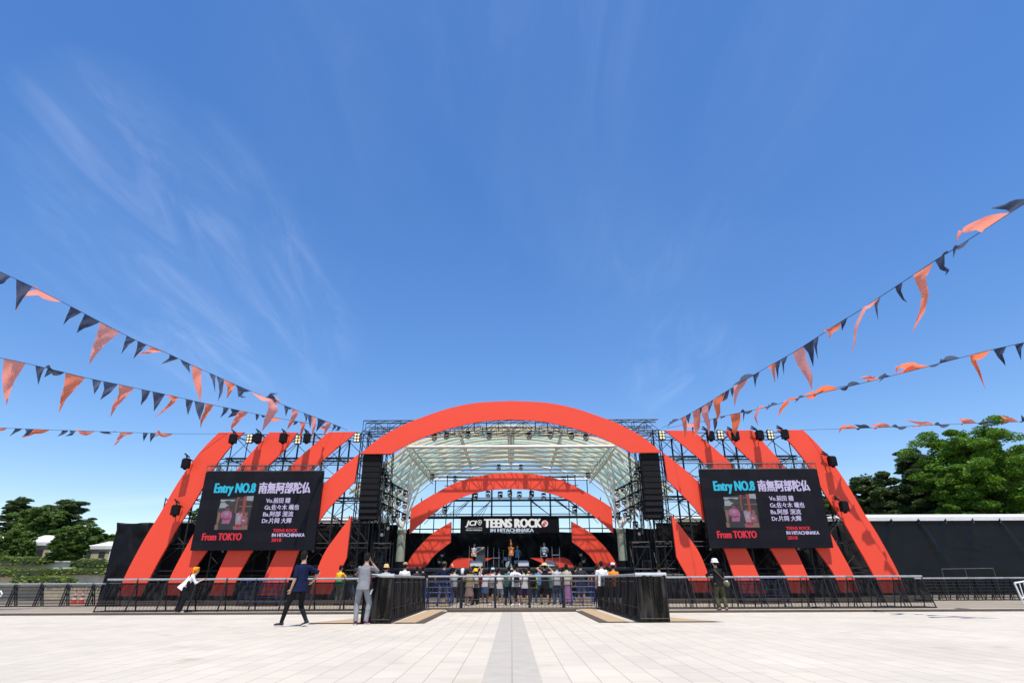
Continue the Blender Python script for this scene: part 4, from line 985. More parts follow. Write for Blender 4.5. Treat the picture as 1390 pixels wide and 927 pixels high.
# ------------------------------------------------------------------ terraces, hedges, tents on the left
def hedge(x0, x1, y0, y1, Y, dep, label):
    a = P(x0, y1, Y); b = P(x1, y1, Y); t = P(x0, y0, Y); h = t.z - a.z; L = b.x - a.x
    tt = thing('hedge', label, 'hedge', ((a.x + b.x) / 2, Y + dep / 2, a.z))
    N = int(L * dep * 90 + L * h * 200); r_ = random.Random(int(x0 * 7 + y0)); m = MB()
    for i in range(N):
        u = r_.uniform(-1, 1); v = r_.uniform(-1, 1); w_ = r_.random()
        hx = h * (0.72 + 0.35 * mnoise.noise(Vector((u * L * 0.45, v * 2, y0)))) * (1 - 0.55 * abs(u) ** 6 ) * (1 - 0.25 * abs(v) ** 4)
        z = hx * (1 - w_ ** 3) if abs(v) < 0.85 else hx * w_
        p = Vector((u * L / 2, v * dep / 2, z))
        s_ = r_.uniform(0.05, 0.10); n = Vector((r_.gauss(0, 1), r_.gauss(0, 1), r_.gauss(0.6, 1))).normalized(); q = n.to_track_quat('Z', 'Y')
        m.add([p + q @ Vector((c * s_, d * s_ * 0.6, 0)) for c, d in ((-1, -1), (1, -1), (1.2, 1), (-1, 1))], [(0, 1, 2, 3)])
    m.build('foliage', L_hedge, tt)
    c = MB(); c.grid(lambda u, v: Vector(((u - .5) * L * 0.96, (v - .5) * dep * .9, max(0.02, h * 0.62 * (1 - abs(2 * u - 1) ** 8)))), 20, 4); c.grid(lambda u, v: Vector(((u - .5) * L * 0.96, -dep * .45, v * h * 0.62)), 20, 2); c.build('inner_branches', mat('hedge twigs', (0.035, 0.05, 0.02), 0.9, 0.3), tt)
    return tt
def wall(x0, x1, y0, y1, Y, dep, label):
    a = P(x0, y1, Y); b = P(x1, y1, Y); t = P(x0, y0, Y)
    m = MB(); m.box((0, 0, (t.z) / 2), (b.x - a.x, dep, t.z)); m.box((0, -dep / 2 - 0.01, t.z + 0.03), (b.x - a.x + 0.1, 0.3, 0.08))
    tag(m.build('terrace_wall', M_conc, loc=None), label, 'wall').location = ((a.x + b.x) / 2, Y + dep / 2, 0)
wall(-60, 160, 777, 808, 43, 0.5, 'lower beige concrete terrace wall at far left')
wall(-60, 150, 763, 790, 47, 0.5, 'upper beige concrete terrace wall below the tents')
# sloped ground behind
tr = MB(); tr.grid(lambda u, v: Vector((-110 + 85 * u, 43.4 + 60 * v, (0.9 + 2.0 * min(1, v * 8)) + 0.3 * mnoise.noise(Vector((u * 9, v * 9, 0))))), 30, 30); tag(tr.build('terrace_ground', M_grass), kind='structure')
hedge(-30, 52, 752, 766, 46.0, 1.6, 'upper clipped hedge at the far left edge')
hedge(20, 62, 753, 764, 46.4, 1.4, 'short upper clipped hedge under the brown tent')
hedge(92, 140, 755, 769, 46.2, 1.6, 'upper clipped hedge in front of the beige tent')
hedge(-30, 56, 769, 783, 42.2, 1.6, 'middle hedge at the far left edge')
hedge(52, 140, 770, 780, 42.6, 1.5, 'long middle hedge left of the black tarpaulin')
hedge(12, 80, 779, 792, 40.0, 1.8, 'lowest rounded hedge just above the wire barrier')
def gazebo(x0, x1, ye, ya, yb, Y, label, open_=False):
    a = P(x0, ye, Y); b = P(x1, ye, Y); ap = P((x0 + x1) / 2, ya, Y + 1.5); zb_ = P(x0, yb, Y).z; L = b.x - a.x; D = 3.4
    t = thing('tent', label, 'tent', ((a.x + b.x) / 2, Y + D / 2, zb_)); h = a.z - zb_; H = ap.z - zb_
    m = MB(); n = 8
    cs = [(-L / 2 - .15, -D / 2 - .15), (L / 2 + .15, -D / 2 - .15), (L / 2 + .15, D / 2 + .15), (-L / 2 - .15, D / 2 + .15)]
    rings = [[Vector((cx_ * (1 - k / n), cy_ * (1 - k / n), h + (H - h) * (k / n) ** 1.5)) for cx_, cy_ in cs] for k in range(n)] 
    m.loft(rings); m.loft([[Vector((cx_, cy_, h - 0.25)) for cx_, cy_ in cs], [Vector((cx_, cy_, h + 0.005)) for cx_, cy_ in cs]], cap=False)
    fixn(m.build('canopy', M_wroof, t))
    m = MB(); m.box((0, 0, (h - 0.1) / 2), (L, D, h - 0.1)); w1 = m.build('wall', M_tanwall, t)
    m = MB()
    for x in (-0.28, 0.22): m.box((x * L, -D / 2 - 0.02, h * 0.45), (L * 0.22, 0.03, h * 0.34))
    m.build('window', mat('dark tent window', (0.04, 0.045, 0.05), 0.3, 0.2), t)
    for x in (-L / 2, L / 2): MB().tube((x, -D / 2 - .05, 0), (x, -D / 2 - .05, h), 0.04).build('leg', M_white, t)
    return t
gazebo(114, 152, 741, 733, 762, 50, 'small white peaked tent with beige walls beside the black tarpaulin')
gazebo(16, 72, 736, 724, 762, 50.5, 'wide white roofed tent with tan walls behind the left trees')
gazebo(-28, 10, 734, 723, 762, 55, 'white roofed tent cut by the left edge of the view')

# ------------------------------------------------------------------ trees
def tree(base, H, Rr, label, leaf, kind='broad', N=9000, seed=1, ls=0.16, low=0.25, group=None):
    r_ = random.Random(seed); t = thing('pine_tree' if kind == 'pine' else 'tree', label, 'tree', base, 0, group)
    m = MB(); top = H * 0.93; pts = []
    for k in range(6): pts.append(Vector((0.12 * r_.gauss(0, 1) * k / 5 * Rr * .5, 0.12 * r_.gauss(0, 1) * k / 5 * Rr * .5, top * k / 5)))
    m.path(pts, [H * 0.028 * (1 - k / 5.6) for k in range(6)], 7)
    cl = []
    nl = (44 if N > 20000 else 30) if kind == 'pine' else (72 if N > 30000 else 40)
    for i in range(nl):
        f = low + (0.97 - low) * (i + 0.5) / nl; az = i * 2.4 + r_.uniform(-.5, .5)
        if kind == 'pine': rad = Rr * (1.0 - 0.72 * ((f - low) / (1 - low)) ** 1.3) * r_.uniform(0.6, 1.12)
        else: rad = Rr * math.sqrt(max(0.06, 1 - ((f - 0.55) / 0.5) ** 2)) * r_.uniform(0.62, 1.1)
        z = H * f; d = Vector((math.cos(az), math.sin(az), 0))
        a = Vector((0, 0, z * (0.86 if kind != 'pine' else 0.97))); e_ = d * rad * 0.85 + Vector((0, 0, z + (rad * (0.18 if kind != 'pine' else 0.05))))
        m.path([a, a.lerp(e_, .5) + Vector((0, 0, 0.04 * H * .3)), e_], [H * 0.010, H * 0.006, H * 0.003], 5)
        for k in range(4):
            c = a.lerp(e_, 0.38 + 0.22 * k) + Vector((r_.gauss(0, 1), r_.gauss(0, 1), r_.gauss(0, .5))) * Rr * 0.09
            s_ = Rr * r_.uniform(0.15, 0.30) * (1 - 0.08 * k)
            cl.append((c, s_, s_ * (0.28 if kind == 'pine' else 0.42)))
    if kind != 'pine': cl.append((Vector((0, 0, H * 0.93)), Rr * .3, Rr * .22))
    else: cl.append((Vector((0, 0, H * 0.95)), Rr * .22, Rr * .16))
    m.build('trunk', M_bark, t, smooth=True)
    c_ = MB(); N = int(N * 2.4); ls *= 0.55; per = max(1, N // len(cl)); vs_ = []; fs = []
    for c, s_, sz in cl:
        k_ = int(per * r_.uniform(0.6, 1.4))
        for i in range(k_):
            v = Vector((r_.gauss(0, 1), r_.gauss(0, 1), r_.gauss(0, 1))).normalized() * (r_.random() ** 0.38)
            p = c + Vector((v.x * s_, v.y * s_, v.z * sz + 0.12 * s_ * (1 - v.x * v.x - v.y * v.y)))
            q = Vector((r_.gauss(0, 1), r_.gauss(0, 1), r_.gauss(0.5, 1))).to_track_quat('Z', 'Y'); l_ = ls * r_.uniform(0.6, 1.3); wd = l_ * (0.28 if kind == 'pine' else 0.6)
            o = len(vs_)
            vs_ += [p + q @ Vector((-l_, 0, 0)), p + q @ Vector((0, -wd, 0)), p + q @ Vector((l_, 0, 0.1 * l_)), p + q @ Vector((0, wd, 0))]
            fs.append((o, o + 1, o + 2, o + 3))
    c_.add(vs_, fs); c_.build('crown', leaf, t)
    return t
def tree_px(x, ytop, ybase, Y, rpx, label, leaf, kind, **k):
    p = P(x, ybase, Y); t = P(x, ytop, Y); rr = abs(P(x + rpx, ytop + 40, Y).x - P(x, ytop + 40, Y).x)
    return tree((p.x, Y, p.z), t.z - p.z, rr, label, leaf, kind, **k)
tree_px(2, 676, 762, 60, 34, 'dark layered pine at the left edge behind the hedges', L_pine, 'pine', N=18000, seed=3, ls=0.22, low=0.3)
tree_px(38, 692, 762, 58.5, 36, 'rounded leafy tree behind the wide tent at far left', L_mid, 'broad', N=18000, seed=4, ls=0.2, low=0.2)
tree_px(72, 681, 762, 61, 44, 'flat topped pine with spreading tiers above the tents', L_pine, 'pine', N=20000, seed=11, ls=0.22, low=0.35)
tree_px(92, 716, 766, 47.8, 24, 'low bushy tree between the two beige walled tents', L_mid, 'broad', N=16000, seed=6, ls=0.15, low=0.1)
tree_px(74, 726, 768, 47.2, 16, 'small shrubby tree covering the right end of the wide tent', L_mid, 'broad', N=9000, seed=46, ls=0.14, low=0.08)
tree_px(112, 718, 762, 58, 30, 'leafy round tree directly behind the peaked tent', L_mid, 'broad', N=13000, seed=7, ls=0.2, low=0.15)
tree_px(146, 728, 765, 60, 26, 'tree partly hidden behind the black tarpaulin at left', L_mid, 'broad', N=9000, seed=8, ls=0.2, low=0.15)
tree_px(8, 722, 772, 49, 24, 'low leafy tree left of the wide tent', L_mid, 'broad', N=13000, seed=19, ls=0.15, low=0.1)
tree_px(30, 734, 770, 48, 12, 'small bush in front of the wide white tent', L_mid, 'broad', N=6000, seed=47, ls=0.13, low=0.05)
tree_px(1150, 672, 770, 66, 36, 'dark tree just right of the outermost right panel', L_mid, 'broad', N=14000, seed=21, ls=0.3, low=0.1)
tree_px(1205, 646, 770, 64, 46, 'dark rounded pine second from the right wing', L_pine, 'broad', N=30000, seed=22, ls=0.26, low=0.15)
tree_px(1240, 664, 770, 70, 44, 'low dark tree filling the gap between two pines', L_pine, 'broad', N=16000, seed=25, ls=0.3, low=0.1)
tree_px(1282, 612, 772, 64, 60, 'tall dark tiered pine left of the bright green tree', L_pine, 'pine', N=44000, seed=23, ls=0.26, low=0.15)
tree_px(1310, 640, 772, 66, 50, 'dense dark tree behind the tiered pine and the bright tree', L_pine, 'broad', N=24000, seed=48, ls=0.28, low=0.1)
tree_px(1366, 588, 775, 57, 70, 'tall bright green leafy tree at the right edge', L_bright, 'broad', N=60000, seed=24, ls=0.22, low=0.12)
tree_px(1330, 630, 775, 56, 34, 'shorter bright green tree against the left side of the tallest one', L_bright, 'broad', N=20000, seed=49, ls=0.2, low=0.1)
tree_px(1445, 610, 775, 60, 60, 'further green tree running out of the right edge', L_mid, 'broad', N=12000, seed=26, ls=0.3)
tree_px(262, 690, 790, 55, 26, 'tree glimpsed through the left wing scaffold', L_mid, 'broad', N=7000, seed=31, ls=0.25)
tree_px(1120, 672, 790, 66, 30, 'tree glimpsed through the right wing scaffold', L_mid, 'broad', N=7000, seed=32, ls=0.25)

# ------------------------------------------------------------------ bunting
def bunting(poly_, xa, Ya, xb, Yb, flags, label, seed):
    """string as a sagging cord; flags hang from it"""
    r_ = random.Random(seed)
    def Yat(x):
        t = (x - xa) / (xb - xa); return 1.0 / (1.0 / Ya + (1.0 / Yb - 1.0 / Ya) * t)
    ps = sorted(poly_)
    cv = cr([(p[0], p[1], 0) for p in ps], 160)
    def yat(x):
        for a, b in zip(cv, cv[1:]):
            if a.x <= x <= b.x: return a.y + (b.y - a.y) * (x - a.x) / max(b.x - a.x, 1e-6)
        return cv[0].y + (cv[1].y - cv[0].y) / (cv[1].x - cv[0].x) * (x - cv[0].x) if x < cv[0].x else cv[-1].y
    org = P(ps[0][0], ps[0][1], Yat(ps[0][0]))
    root = thing('bunting', label, 'bunting', org)
    pts = [P(q.x, q.y, Yat(q.x)) - org for q in cv]
    MB().path(pts, 0.011, 5).build('cord', M_blk, root)
    for c, ax, bx_, sp in flags:
        A = P(ax, yat(ax), Yat(ax)); B = P(bx_, yat(bx_), Yat(bx_)); Y = (A.y + B.y) / 2
        rows2 = [((ax, yat(ax)), (bx_, yat(bx_)))]
        prev = Vector(((ax + bx_) / 2, (yat(ax) + yat(bx_)) / 2)); dirw = Vector((bx_ - ax, yat(bx_) - yat(ax))).normalized()
        pw_ = Vector((bx_ - ax, 0)).length
        spl = [(prev.x, prev.y, (Vector((bx_ - ax, yat(bx_) - yat(ax))).length))] + [tuple(q) for q in sp]
        dense = []
        for i in range(len(spl) - 1):
            for k in range(4):
                t = k / 4; dense.append(tuple(spl[i][j] * (1 - t) + spl[i + 1][j] * t for j in range(3)))
        dense.append(spl[-1])
        grid = []; nn = 5; ph = r_.uniform(0, 6); Ls = len(dense)
        for i, (x, y, w_) in enumerate(dense):
            nx = dense[min(i + 1, Ls - 1)]; pv = dense[max(i - 1, 0)]; tg = Vector((nx[0] - pv[0], nx[1] - pv[1]))
            if tg.length < 1e-3: tg = Vector((0, 1))
            tg.normalize(); perp = Vector((tg.y, -tg.x)); 
            if perp.dot(dirw) < 0: perp = -perp
            f = min(1, i / (Ls * 0.4)); d = (dirw * (1 - f) + perp * f).normalized() if (dirw * (1 - f) + perp * f).length > 0.05 else perp
            row = []
            for k in range(nn):
                s_ = (k / (nn - 1) - 0.5) * max(w_, 0.3)
                Yl = Y if i else (A.y + (B.y - A.y) * k / (nn - 1))
                wav = 0.10 * math.sin(i * 0.75 + k * 1.1 + ph) * min(1, i / 3) * (1 - 0.3 * i / Ls)
                Yl = (A.y + (B.y - A.y) * k / (nn - 1)) * (1 - i / Ls) + Y * (i / Ls) + wav
                row.append(P(x + d.x * s_, y + d.y * s_, Yl) - org)
            grid.append(row)
        m = MB(); vv = [p for row in grid for p in row]
        m.add(vv, [(i * nn + k, i * nn + k + 1, (i + 1) * nn + k + 1, (i + 1) * nn + k) for i in range(Ls - 1) for k in range(nn - 1)])
        m.build('pennant', M_orange if c == 'O' else M_navy, root, smooth=True)
O_, N_ = 'O', 'N'
bunting([(-60, 342), (0, 369), (45, 390), (98, 417), (136, 437), (165, 452), (187, 463), (226, 479), (262.6, 496.5), (292.8, 510), (318.7, 521.6), (340, 530.6), (381, 548), (405, 557.6), (437, 569.5), (461, 579), (472, 584)],
 0, 20.5, 472, 38.2, [
 (N_, -8, 15, [(3, 382, 8), (-2, 386, 0)]), (N_, 22, 44, [(27, 403, 10), (21, 421, 0)]), (O_, 44, 84, [(50, 397, 8), (34, 399, 5), (25, 410, 4), (22, 424, 0)]),
 (N_, 96, 111, [(92, 431, 5), (86, 441, 0)]), (N_, 115, 136, [(112, 442, 9), (104, 452, 0)]), (O_, 136, 163, [(137, 462, 16), (128, 478, 9), (121, 495, 0)]),
 (N_, 172, 184, [(172, 466, 7), (165, 480, 0)]), (N_, 187, 199, [(189, 474, 7), (181, 487, 0)]), (O_, 197, 222, [(207, 475, 8), (200, 478, 4), (184, 482, 0)]),
 (N_, 230, 242, [(231, 488, 5), (219, 494, 0)]), (N_, 245, 262, [(254, 497, 6), (258, 506, 0)]), (O_, 260, 274, [(267, 513, 11), (270, 528, 8), (272, 546, 0)]),
 (N_, 284, 293, [(290, 515, 4), (292, 532, 0)]), (N_, 294, 304, [(300, 520, 7), (300, 532, 4), (296, 544, 0)]), (O_, 304, 319, [(313, 526, 8), (311, 532, 5), (308, 541, 0)]),
 (N_, 319, 340, [(327, 530, 10), (325, 538, 4), (334, 539, 0)]), (O_, 341, 381, [(368, 543, 10), (371, 555, 13), (362, 572, 8), (356, 585, 0)]), (N_, 360, 376, [(368, 535, 4), (377, 534, 0)]),
 (N_, 384, 397, [(389, 554, 6), (388, 565, 0)]), (O_, 397, 405, [(400, 563, 7), (393, 577, 4), (389, 584, 0)]), (N_, 412, 418, [(416, 567, 3), (415, 574, 0)]),
 (N_, 418, 423, [(421, 572, 4), (421, 581, 0)]), (O_, 423, 429, [(426, 578, 5), (424, 590, 2), (423, 597, 0)]), (N_, 431, 443, [(434, 576, 6), (429, 586, 0)]),
 (O_, 441, 450, [(445, 578, 6), (441, 587, 2), (436, 593, 0)]), (N_, 452, 458, [(454, 580, 3), (450, 586, 0)]), (N_, 458, 463, [(459, 583, 3), (455, 584, 0)])],
 'highest string of orange and charcoal pennants on the left', 1)
bunting([(-60, 473), (0, 485.6), (35, 493), (88, 505.6), (116, 512.5), (160, 521.5), (200, 530), (223.7, 535), (247.5, 540.4), (275.5, 546.8), (308, 553.3), (338, 559.8), (377, 567.3), (416, 574), (456, 581.5)],
 0, 22.5, 456, 38.2, [
 (O_, 5, 35, [(12, 512, 19), (9, 532, 9), (9, 550, 0)]), (N_, 48, 61, [(53, 508, 7), (52, 522, 0)]), (N_, 61, 88, [(68, 503, 9), (60, 512, 0)]), (O_, 89, 116, [(94, 526, 15), (86, 540, 8), (80, 560, 0)]),
 (N_, 125, 138, [(130, 526, 7), (128, 535, 0)]), (N_, 140, 160, [(146, 530, 10), (136, 543, 0)]), (O_, 161, 182, [(166, 537, 10), (155, 552, 6), (150, 566, 0)]),
 (N_, 192, 204, [(196, 540, 7), (191, 550, 0)]), (N_, 207, 224, [(213, 545, 9), (209, 558, 0)]), (O_, 226, 244, [(236, 543, 6), (228, 552, 4), (210, 567, 0)]),
 (N_, 252, 262, [(256, 551, 7), (255, 563, 0)]), (N_, 264, 278, [(271, 558, 9), (271, 570, 0)]), (O_, 279, 290, [(281, 558, 7), (274, 570, 4), (272, 581, 0)]),
 (N_, 303, 311, [(305, 559, 5), (299, 567, 0)]), (N_, 313, 326, [(318, 561, 7), (309, 567, 0)]), (O_, 327, 337, [(325, 565, 9), (317, 576, 6), (313, 584, 0)]),
 (N_, 347, 352, [(349, 566, 4), (348, 571, 0)]), (N_, 354, 361, [(358, 565, 4), (355, 566, 0)]), (O_, 363, 383, [(366, 570, 5), (360, 576, 3), (356, 581, 0)]),
 (N_, 396, 406, [(401, 574, 4), (398, 577, 0)]), (O_, 407, 415, [(411, 580, 4), (408, 590, 3), (407, 598, 0)]), (O_, 434, 445, [(438, 581, 4), (442, 584, 0)])],
 'middle string of orange and charcoal pennants on the left', 2)
bunting([(-60, 578.5), (0, 580.5), (60, 583), (120, 585), (180, 586.8), (235, 588.5), (300, 588.6), (322, 588.5)],
 0, 34, 322, 38.2, [
 (O_, -12, 10, [(-4, 583, 4), (-14, 584, 0)]), (N_, 20, 30, [(21, 585, 4), (13, 592, 0)]), (N_, 34, 46, [(38, 588, 5), (30, 593, 0)]), (O_, 44, 68, [(46, 587, 4), (36, 592, 2), (28, 594, 0)]),
 (N_, 84, 93, [(85, 588, 4), (78, 592, 0)]), (N_, 95, 103, [(97, 589, 4), (89, 592, 0)]), (O_, 103, 129, [(108, 588, 3), (114, 589, 0)]), (N_, 134, 160, [(148, 588, 2), (152, 589, 0)]),
 (O_, 163, 182, [(166, 589, 7), (160, 598, 4), (154, 606, 0)]), (N_, 194, 201, [(196, 593, 4), (195, 599, 0)]), (N_, 204, 212, [(206, 593, 5), (204, 600, 0)]), (O_, 212, 235, [(216, 589, 3), (205, 595, 0)])],
 'lowest nearly level string of small pennants on the left', 3)
bunting([(898, 581), (923, 568.5), (956.6, 549.6), (987.7, 530), (1029, 505.5), (1075.7, 479), (1110.6, 456.9), (1140, 437.6), (1168.5, 420.5), (1193.4, 403.8), (1236, 376), (1268, 354.6), (1300, 335), (1330.5, 315.5), (1371.5, 288.8), (1440, 246)],
 898, 38.2, 1400, 13.5, [
 (N_, 1372, 1400, [(1365, 281, 8), (1345, 283, 0)]), (O_, 1334, 1371, [(1325, 306, 12), (1303, 315, 6), (1298, 329, 0)]), (N_, 1300, 1316, [(1296, 338, 5), (1294, 350, 0)]),
 (N_, 1278, 1292, [(1285, 342, 4), (1278, 347, 0)]), (N_, 1269, 1282, [(1279, 364, 7), (1287, 367, 4), (1283, 374, 0)]), (O_, 1240, 1266, [(1249, 378, 15), (1256, 400, 10), (1252, 422, 7), (1238, 452, 0)]),
 (N_, 1215, 1225, [(1220, 395, 6), (1226, 406, 3), (1232, 411, 0)]), (N_, 1187, 1195, [(1189, 415, 4), (1192, 435, 0)]), (O_, 1172, 1194, [(1173, 420, 5), (1162, 443, 4), (1160, 462, 3), (1156, 481, 0)]),
 (N_, 1141, 1150, [(1144, 442, 4), (1143, 449, 0)]), (O_, 1119, 1142, [(1128, 449, 7), (1125, 460, 0)]), (N_, 1104, 1111, [(1107, 470, 4), (1110, 487, 0)]),
 (N_, 1090, 1104, [(1101, 478, 8), (1104, 498, 0)]), (O_, 1076, 1091, [(1089, 493, 14), (1099, 512, 9), (1102, 529, 0)]), (N_, 1060, 1069, [(1063, 494, 3), (1064, 509, 0)]),
 (N_, 1052, 1060, [(1055, 500, 4), (1056, 515, 0)]), (O_, 1040, 1055, [(1049, 499, 6), (1052, 519, 0)]), (N_, 1022, 1031, [(1025, 514, 4), (1025, 526, 0)]),
 (N_, 995, 1024, [(1005, 518, 4), (994, 523, 0)]), (O_, 997, 1015, [(1000, 529, 8), (998, 540, 4), (997, 552, 0)]), (N_, 991, 1000, [(994, 532, 4), (994, 539, 0)]),
 (N_, 980, 990, [(985, 540, 5), (980, 545, 0)]), (O_, 969, 985, [(973, 548, 9), (975, 560, 6), (973, 572, 0)]), (N_, 960, 968, [(963, 552, 4), (962, 560, 0)]),
 (O_, 953, 965, [(957, 562, 9), (962, 578, 5), (962, 592, 0)]), (N_, 948, 956, [(952, 556, 4), (950, 562, 0)]), (O_, 940, 951, [(946, 565, 10), (946, 580, 8), (944, 592, 0)]),
 (N_, 931, 938, [(934, 569, 4), (935, 575, 0)]), (O_, 924, 931, [(929, 572, 6), (930, 580, 5), (930, 596, 0)]), (N_, 911, 922, [(911, 572, 3), (906, 580, 0)])],
 'highest steep string of orange and charcoal pennants on the right', 4)
bunting([(905, 581), (925, 577), (948.8, 573), (985, 564), (1021, 556.8), (1057.5, 548), (1091, 538.4), (1137.8, 528), (1176.6, 518.5), (1236, 503.5), (1302.4, 486), (1346.5, 474.7), (1390, 465), (1440, 453)],
 905, 38.2, 1400, 19.0, [
 (N_, 1377, 1390, [(1383, 473, 7), (1386, 489, 0)]), (N_, 1348, 1366, [(1357, 482, 8), (1362, 490, 4), (1365, 497, 0)]), (O_, 1315, 1345, [(1321, 489, 7), (1329, 505, 4), (1338, 529, 0)]),
 (N_, 1260, 1303, [(1278, 489, 6), (1286, 490, 0)]), (O_, 1218, 1262, [(1238, 495, 8), (1218, 498, 5), (1216, 509, 0)]), (N_, 1190, 1214, [(1203, 508, 4), (1193, 519, 0)]),
 (O_, 1172, 1194, [(1180, 513, 7), (1167, 512, 0)]), (N_, 1140, 1168, [(1150, 524, 2), (1130, 527, 0)]), (O_, 1092, 1138, [(1110, 531, 6), (1090, 536, 0)]),
 (N_, 1079, 1092, [(1084, 540, 3), (1079, 547, 0)]), (O_, 1068, 1084, [(1068, 545, 6), (1060, 556, 4), (1056, 566, 0)]), (N_, 1038, 1056, [(1045, 550, 4), (1040, 557, 0)]),
 (O_, 1026, 1040, [(1030, 553, 4), (1025, 566, 3), (1029, 578, 0)]), (N_, 1005, 1022, [(1010, 559, 3), (1009, 572, 0)]), (O_, 991, 1005, [(999, 571, 12), (997, 585, 6), (998, 592, 0)]),
 (N_, 977, 985, [(980, 566, 3), (978, 569, 0)]), (N_, 968, 974, [(971, 576, 5), (970, 587, 0)]), (O_, 955, 965, [(961, 577, 3), (962, 590, 0)]), (N_, 937, 943, [(940, 578, 3), (941, 590, 0)]),
 (O_, 928, 950, [(931, 577, 4), (927, 589, 0)])],
 'middle string of wind blown pennants on the right', 5)
bunting([(1085, 583.5), (1140, 582), (1211, 579.5), (1292, 575.6), (1389, 572), (1440, 570)],
 1085, 38.2, 1400, 31, [
 (O_, 1142, 1164, [(1148, 578, 6), (1141, 582, 3), (1139, 589, 0)]), (N_, 1162, 1182, [(1168, 579, 5), (1160, 576, 0)]), (O_, 1184, 1210, [(1192, 577, 5), (1181, 577, 0)]), (N_, 1210, 1232, [(1218, 580, 2), (1214, 580, 0)]),
 (O_, 1238, 1268, [(1250, 575, 5), (1228, 569, 0)]), (N_, 1268, 1290, [(1275, 577, 2), (1270, 577, 0)]), (O_, 1304, 1326, [(1308, 571, 6), (1301, 569, 0)]), (N_, 1326, 1352, [(1338, 573, 3), (1330, 574, 0)]),
 (O_, 1360, 1382, [(1365, 569, 5), (1357, 563, 0)]), (N_, 1384, 1400, [(1390, 570, 7), (1386, 563, 0)])],
 'lowest nearly level string of small pennants on the right', 6)
#PEOPLE
# ------------------------------------------------------------------ people
SKIN = mat('skin', (0.50, 0.29, 0.19), 0.55, 0.06, 6)
def cmat(name, c, **k): return mat('cloth ' + name, c, 0.85, k.pop('var', 0.14), k.pop('vs', 5), bump=0.6, bs=7, spec=0.12, **k)
C = dict(navy=(0.009, 0.013, 0.045), grey=(0.22, 0.23, 0.25), ltgrey=(0.45, 0.46, 0.47), white=(0.74, 0.74, 0.74), black=(0.012, 0.012, 0.014), char=(0.035, 0.035, 0.04),
         khaki=(0.16, 0.14, 0.08), jean=(0.06, 0.12, 0.24), teal=(0.04, 0.16, 0.16), mauve=(0.34, 0.22, 0.21), purple=(0.10, 0.03, 0.17), lilac=(0.42, 0.20, 0.38), lime=(0.42, 0.60, 0.08),
         yellow=(0.85, 0.52, 0.02), orange=(0.85, 0.25, 0.02), straw=(0.72, 0.50, 0.24), olive=(0.09, 0.085, 0.045), tan=(0.38, 0.29, 0.17), redp=(0.50, 0.10, 0.10), blue=(0.10, 0.22, 0.42), ltblue=(0.45, 0.58, 0.70), beige=(0.45, 0.40, 0.30), green=(0.03, 0.22, 0.08), maroon=(0.14, 0.01, 0.03))
def cm(n): return cmat(n, C[n])
HAIR = mat('dark hair', (0.010, 0.008, 0.007), 0.6, 0.4, 20, bump=0.6, bs=40, spec=0.15); HAIRB = mat('brown hair', (0.05, 0.025, 0.012), 0.45, 0.4, 20, bump=0.5, bs=40)
EYE = mat('eye', (0.02, 0.015, 0.012), 0.2, 0.1); LIP = mat('lips', (0.36, 0.13, 0.11), 0.5, 0.05)

def ik(a, b, l1, l2, pole):
    a = Vector(a); b = Vector(b); d = b - a; L = min(d.length, (l1 + l2) * 0.999); n = d.normalized(); b = a + n * L
    x = (l1 * l1 - l2 * l2 + L * L) / (2 * L); h = math.sqrt(max(l1 * l1 - x * x, 0)); p = Vector(pole); p = p - n * p.dot(n)
    if p.length < 1e-4: p = Vector((0, 1, 0))
    return a + n * x + p.normalized() * h, b
def ringz(c, rx, ry, yaw, n=18, tilt=None):
    c = Vector(c); q = Matrix.Rotation(yaw, 3, 'Z')
    return [c + (tilt @ (q @ Vector((math.cos(2 * math.pi * i / n) * rx, math.sin(2 * math.pi * i / n) * ry, 0))) if tilt else q @ Vector((math.cos(2 * math.pi * i / n) * rx, math.sin(2 * math.pi * i / n) * ry, 0))) for i in range(n)]
def limb(mb, pts, rad, n=12):
    mb.path(pts, rad, n); mb.ell(pts[0], (rad[0],) * 3, 10, 6); mb.ell(pts[-1], (rad[-1],) * 3, 10, 6)
def midpath(a, k, b, r0, r1, r2, r3):
    return [a, a.lerp(k, .35), a.lerp(k, .8), k, k.lerp(b, .3), k.lerp(b, .75), b], [r0, r0 * 0.97, r1 * 1.02, r1, r2, (r2 + r3) / 2 * .95, r3]

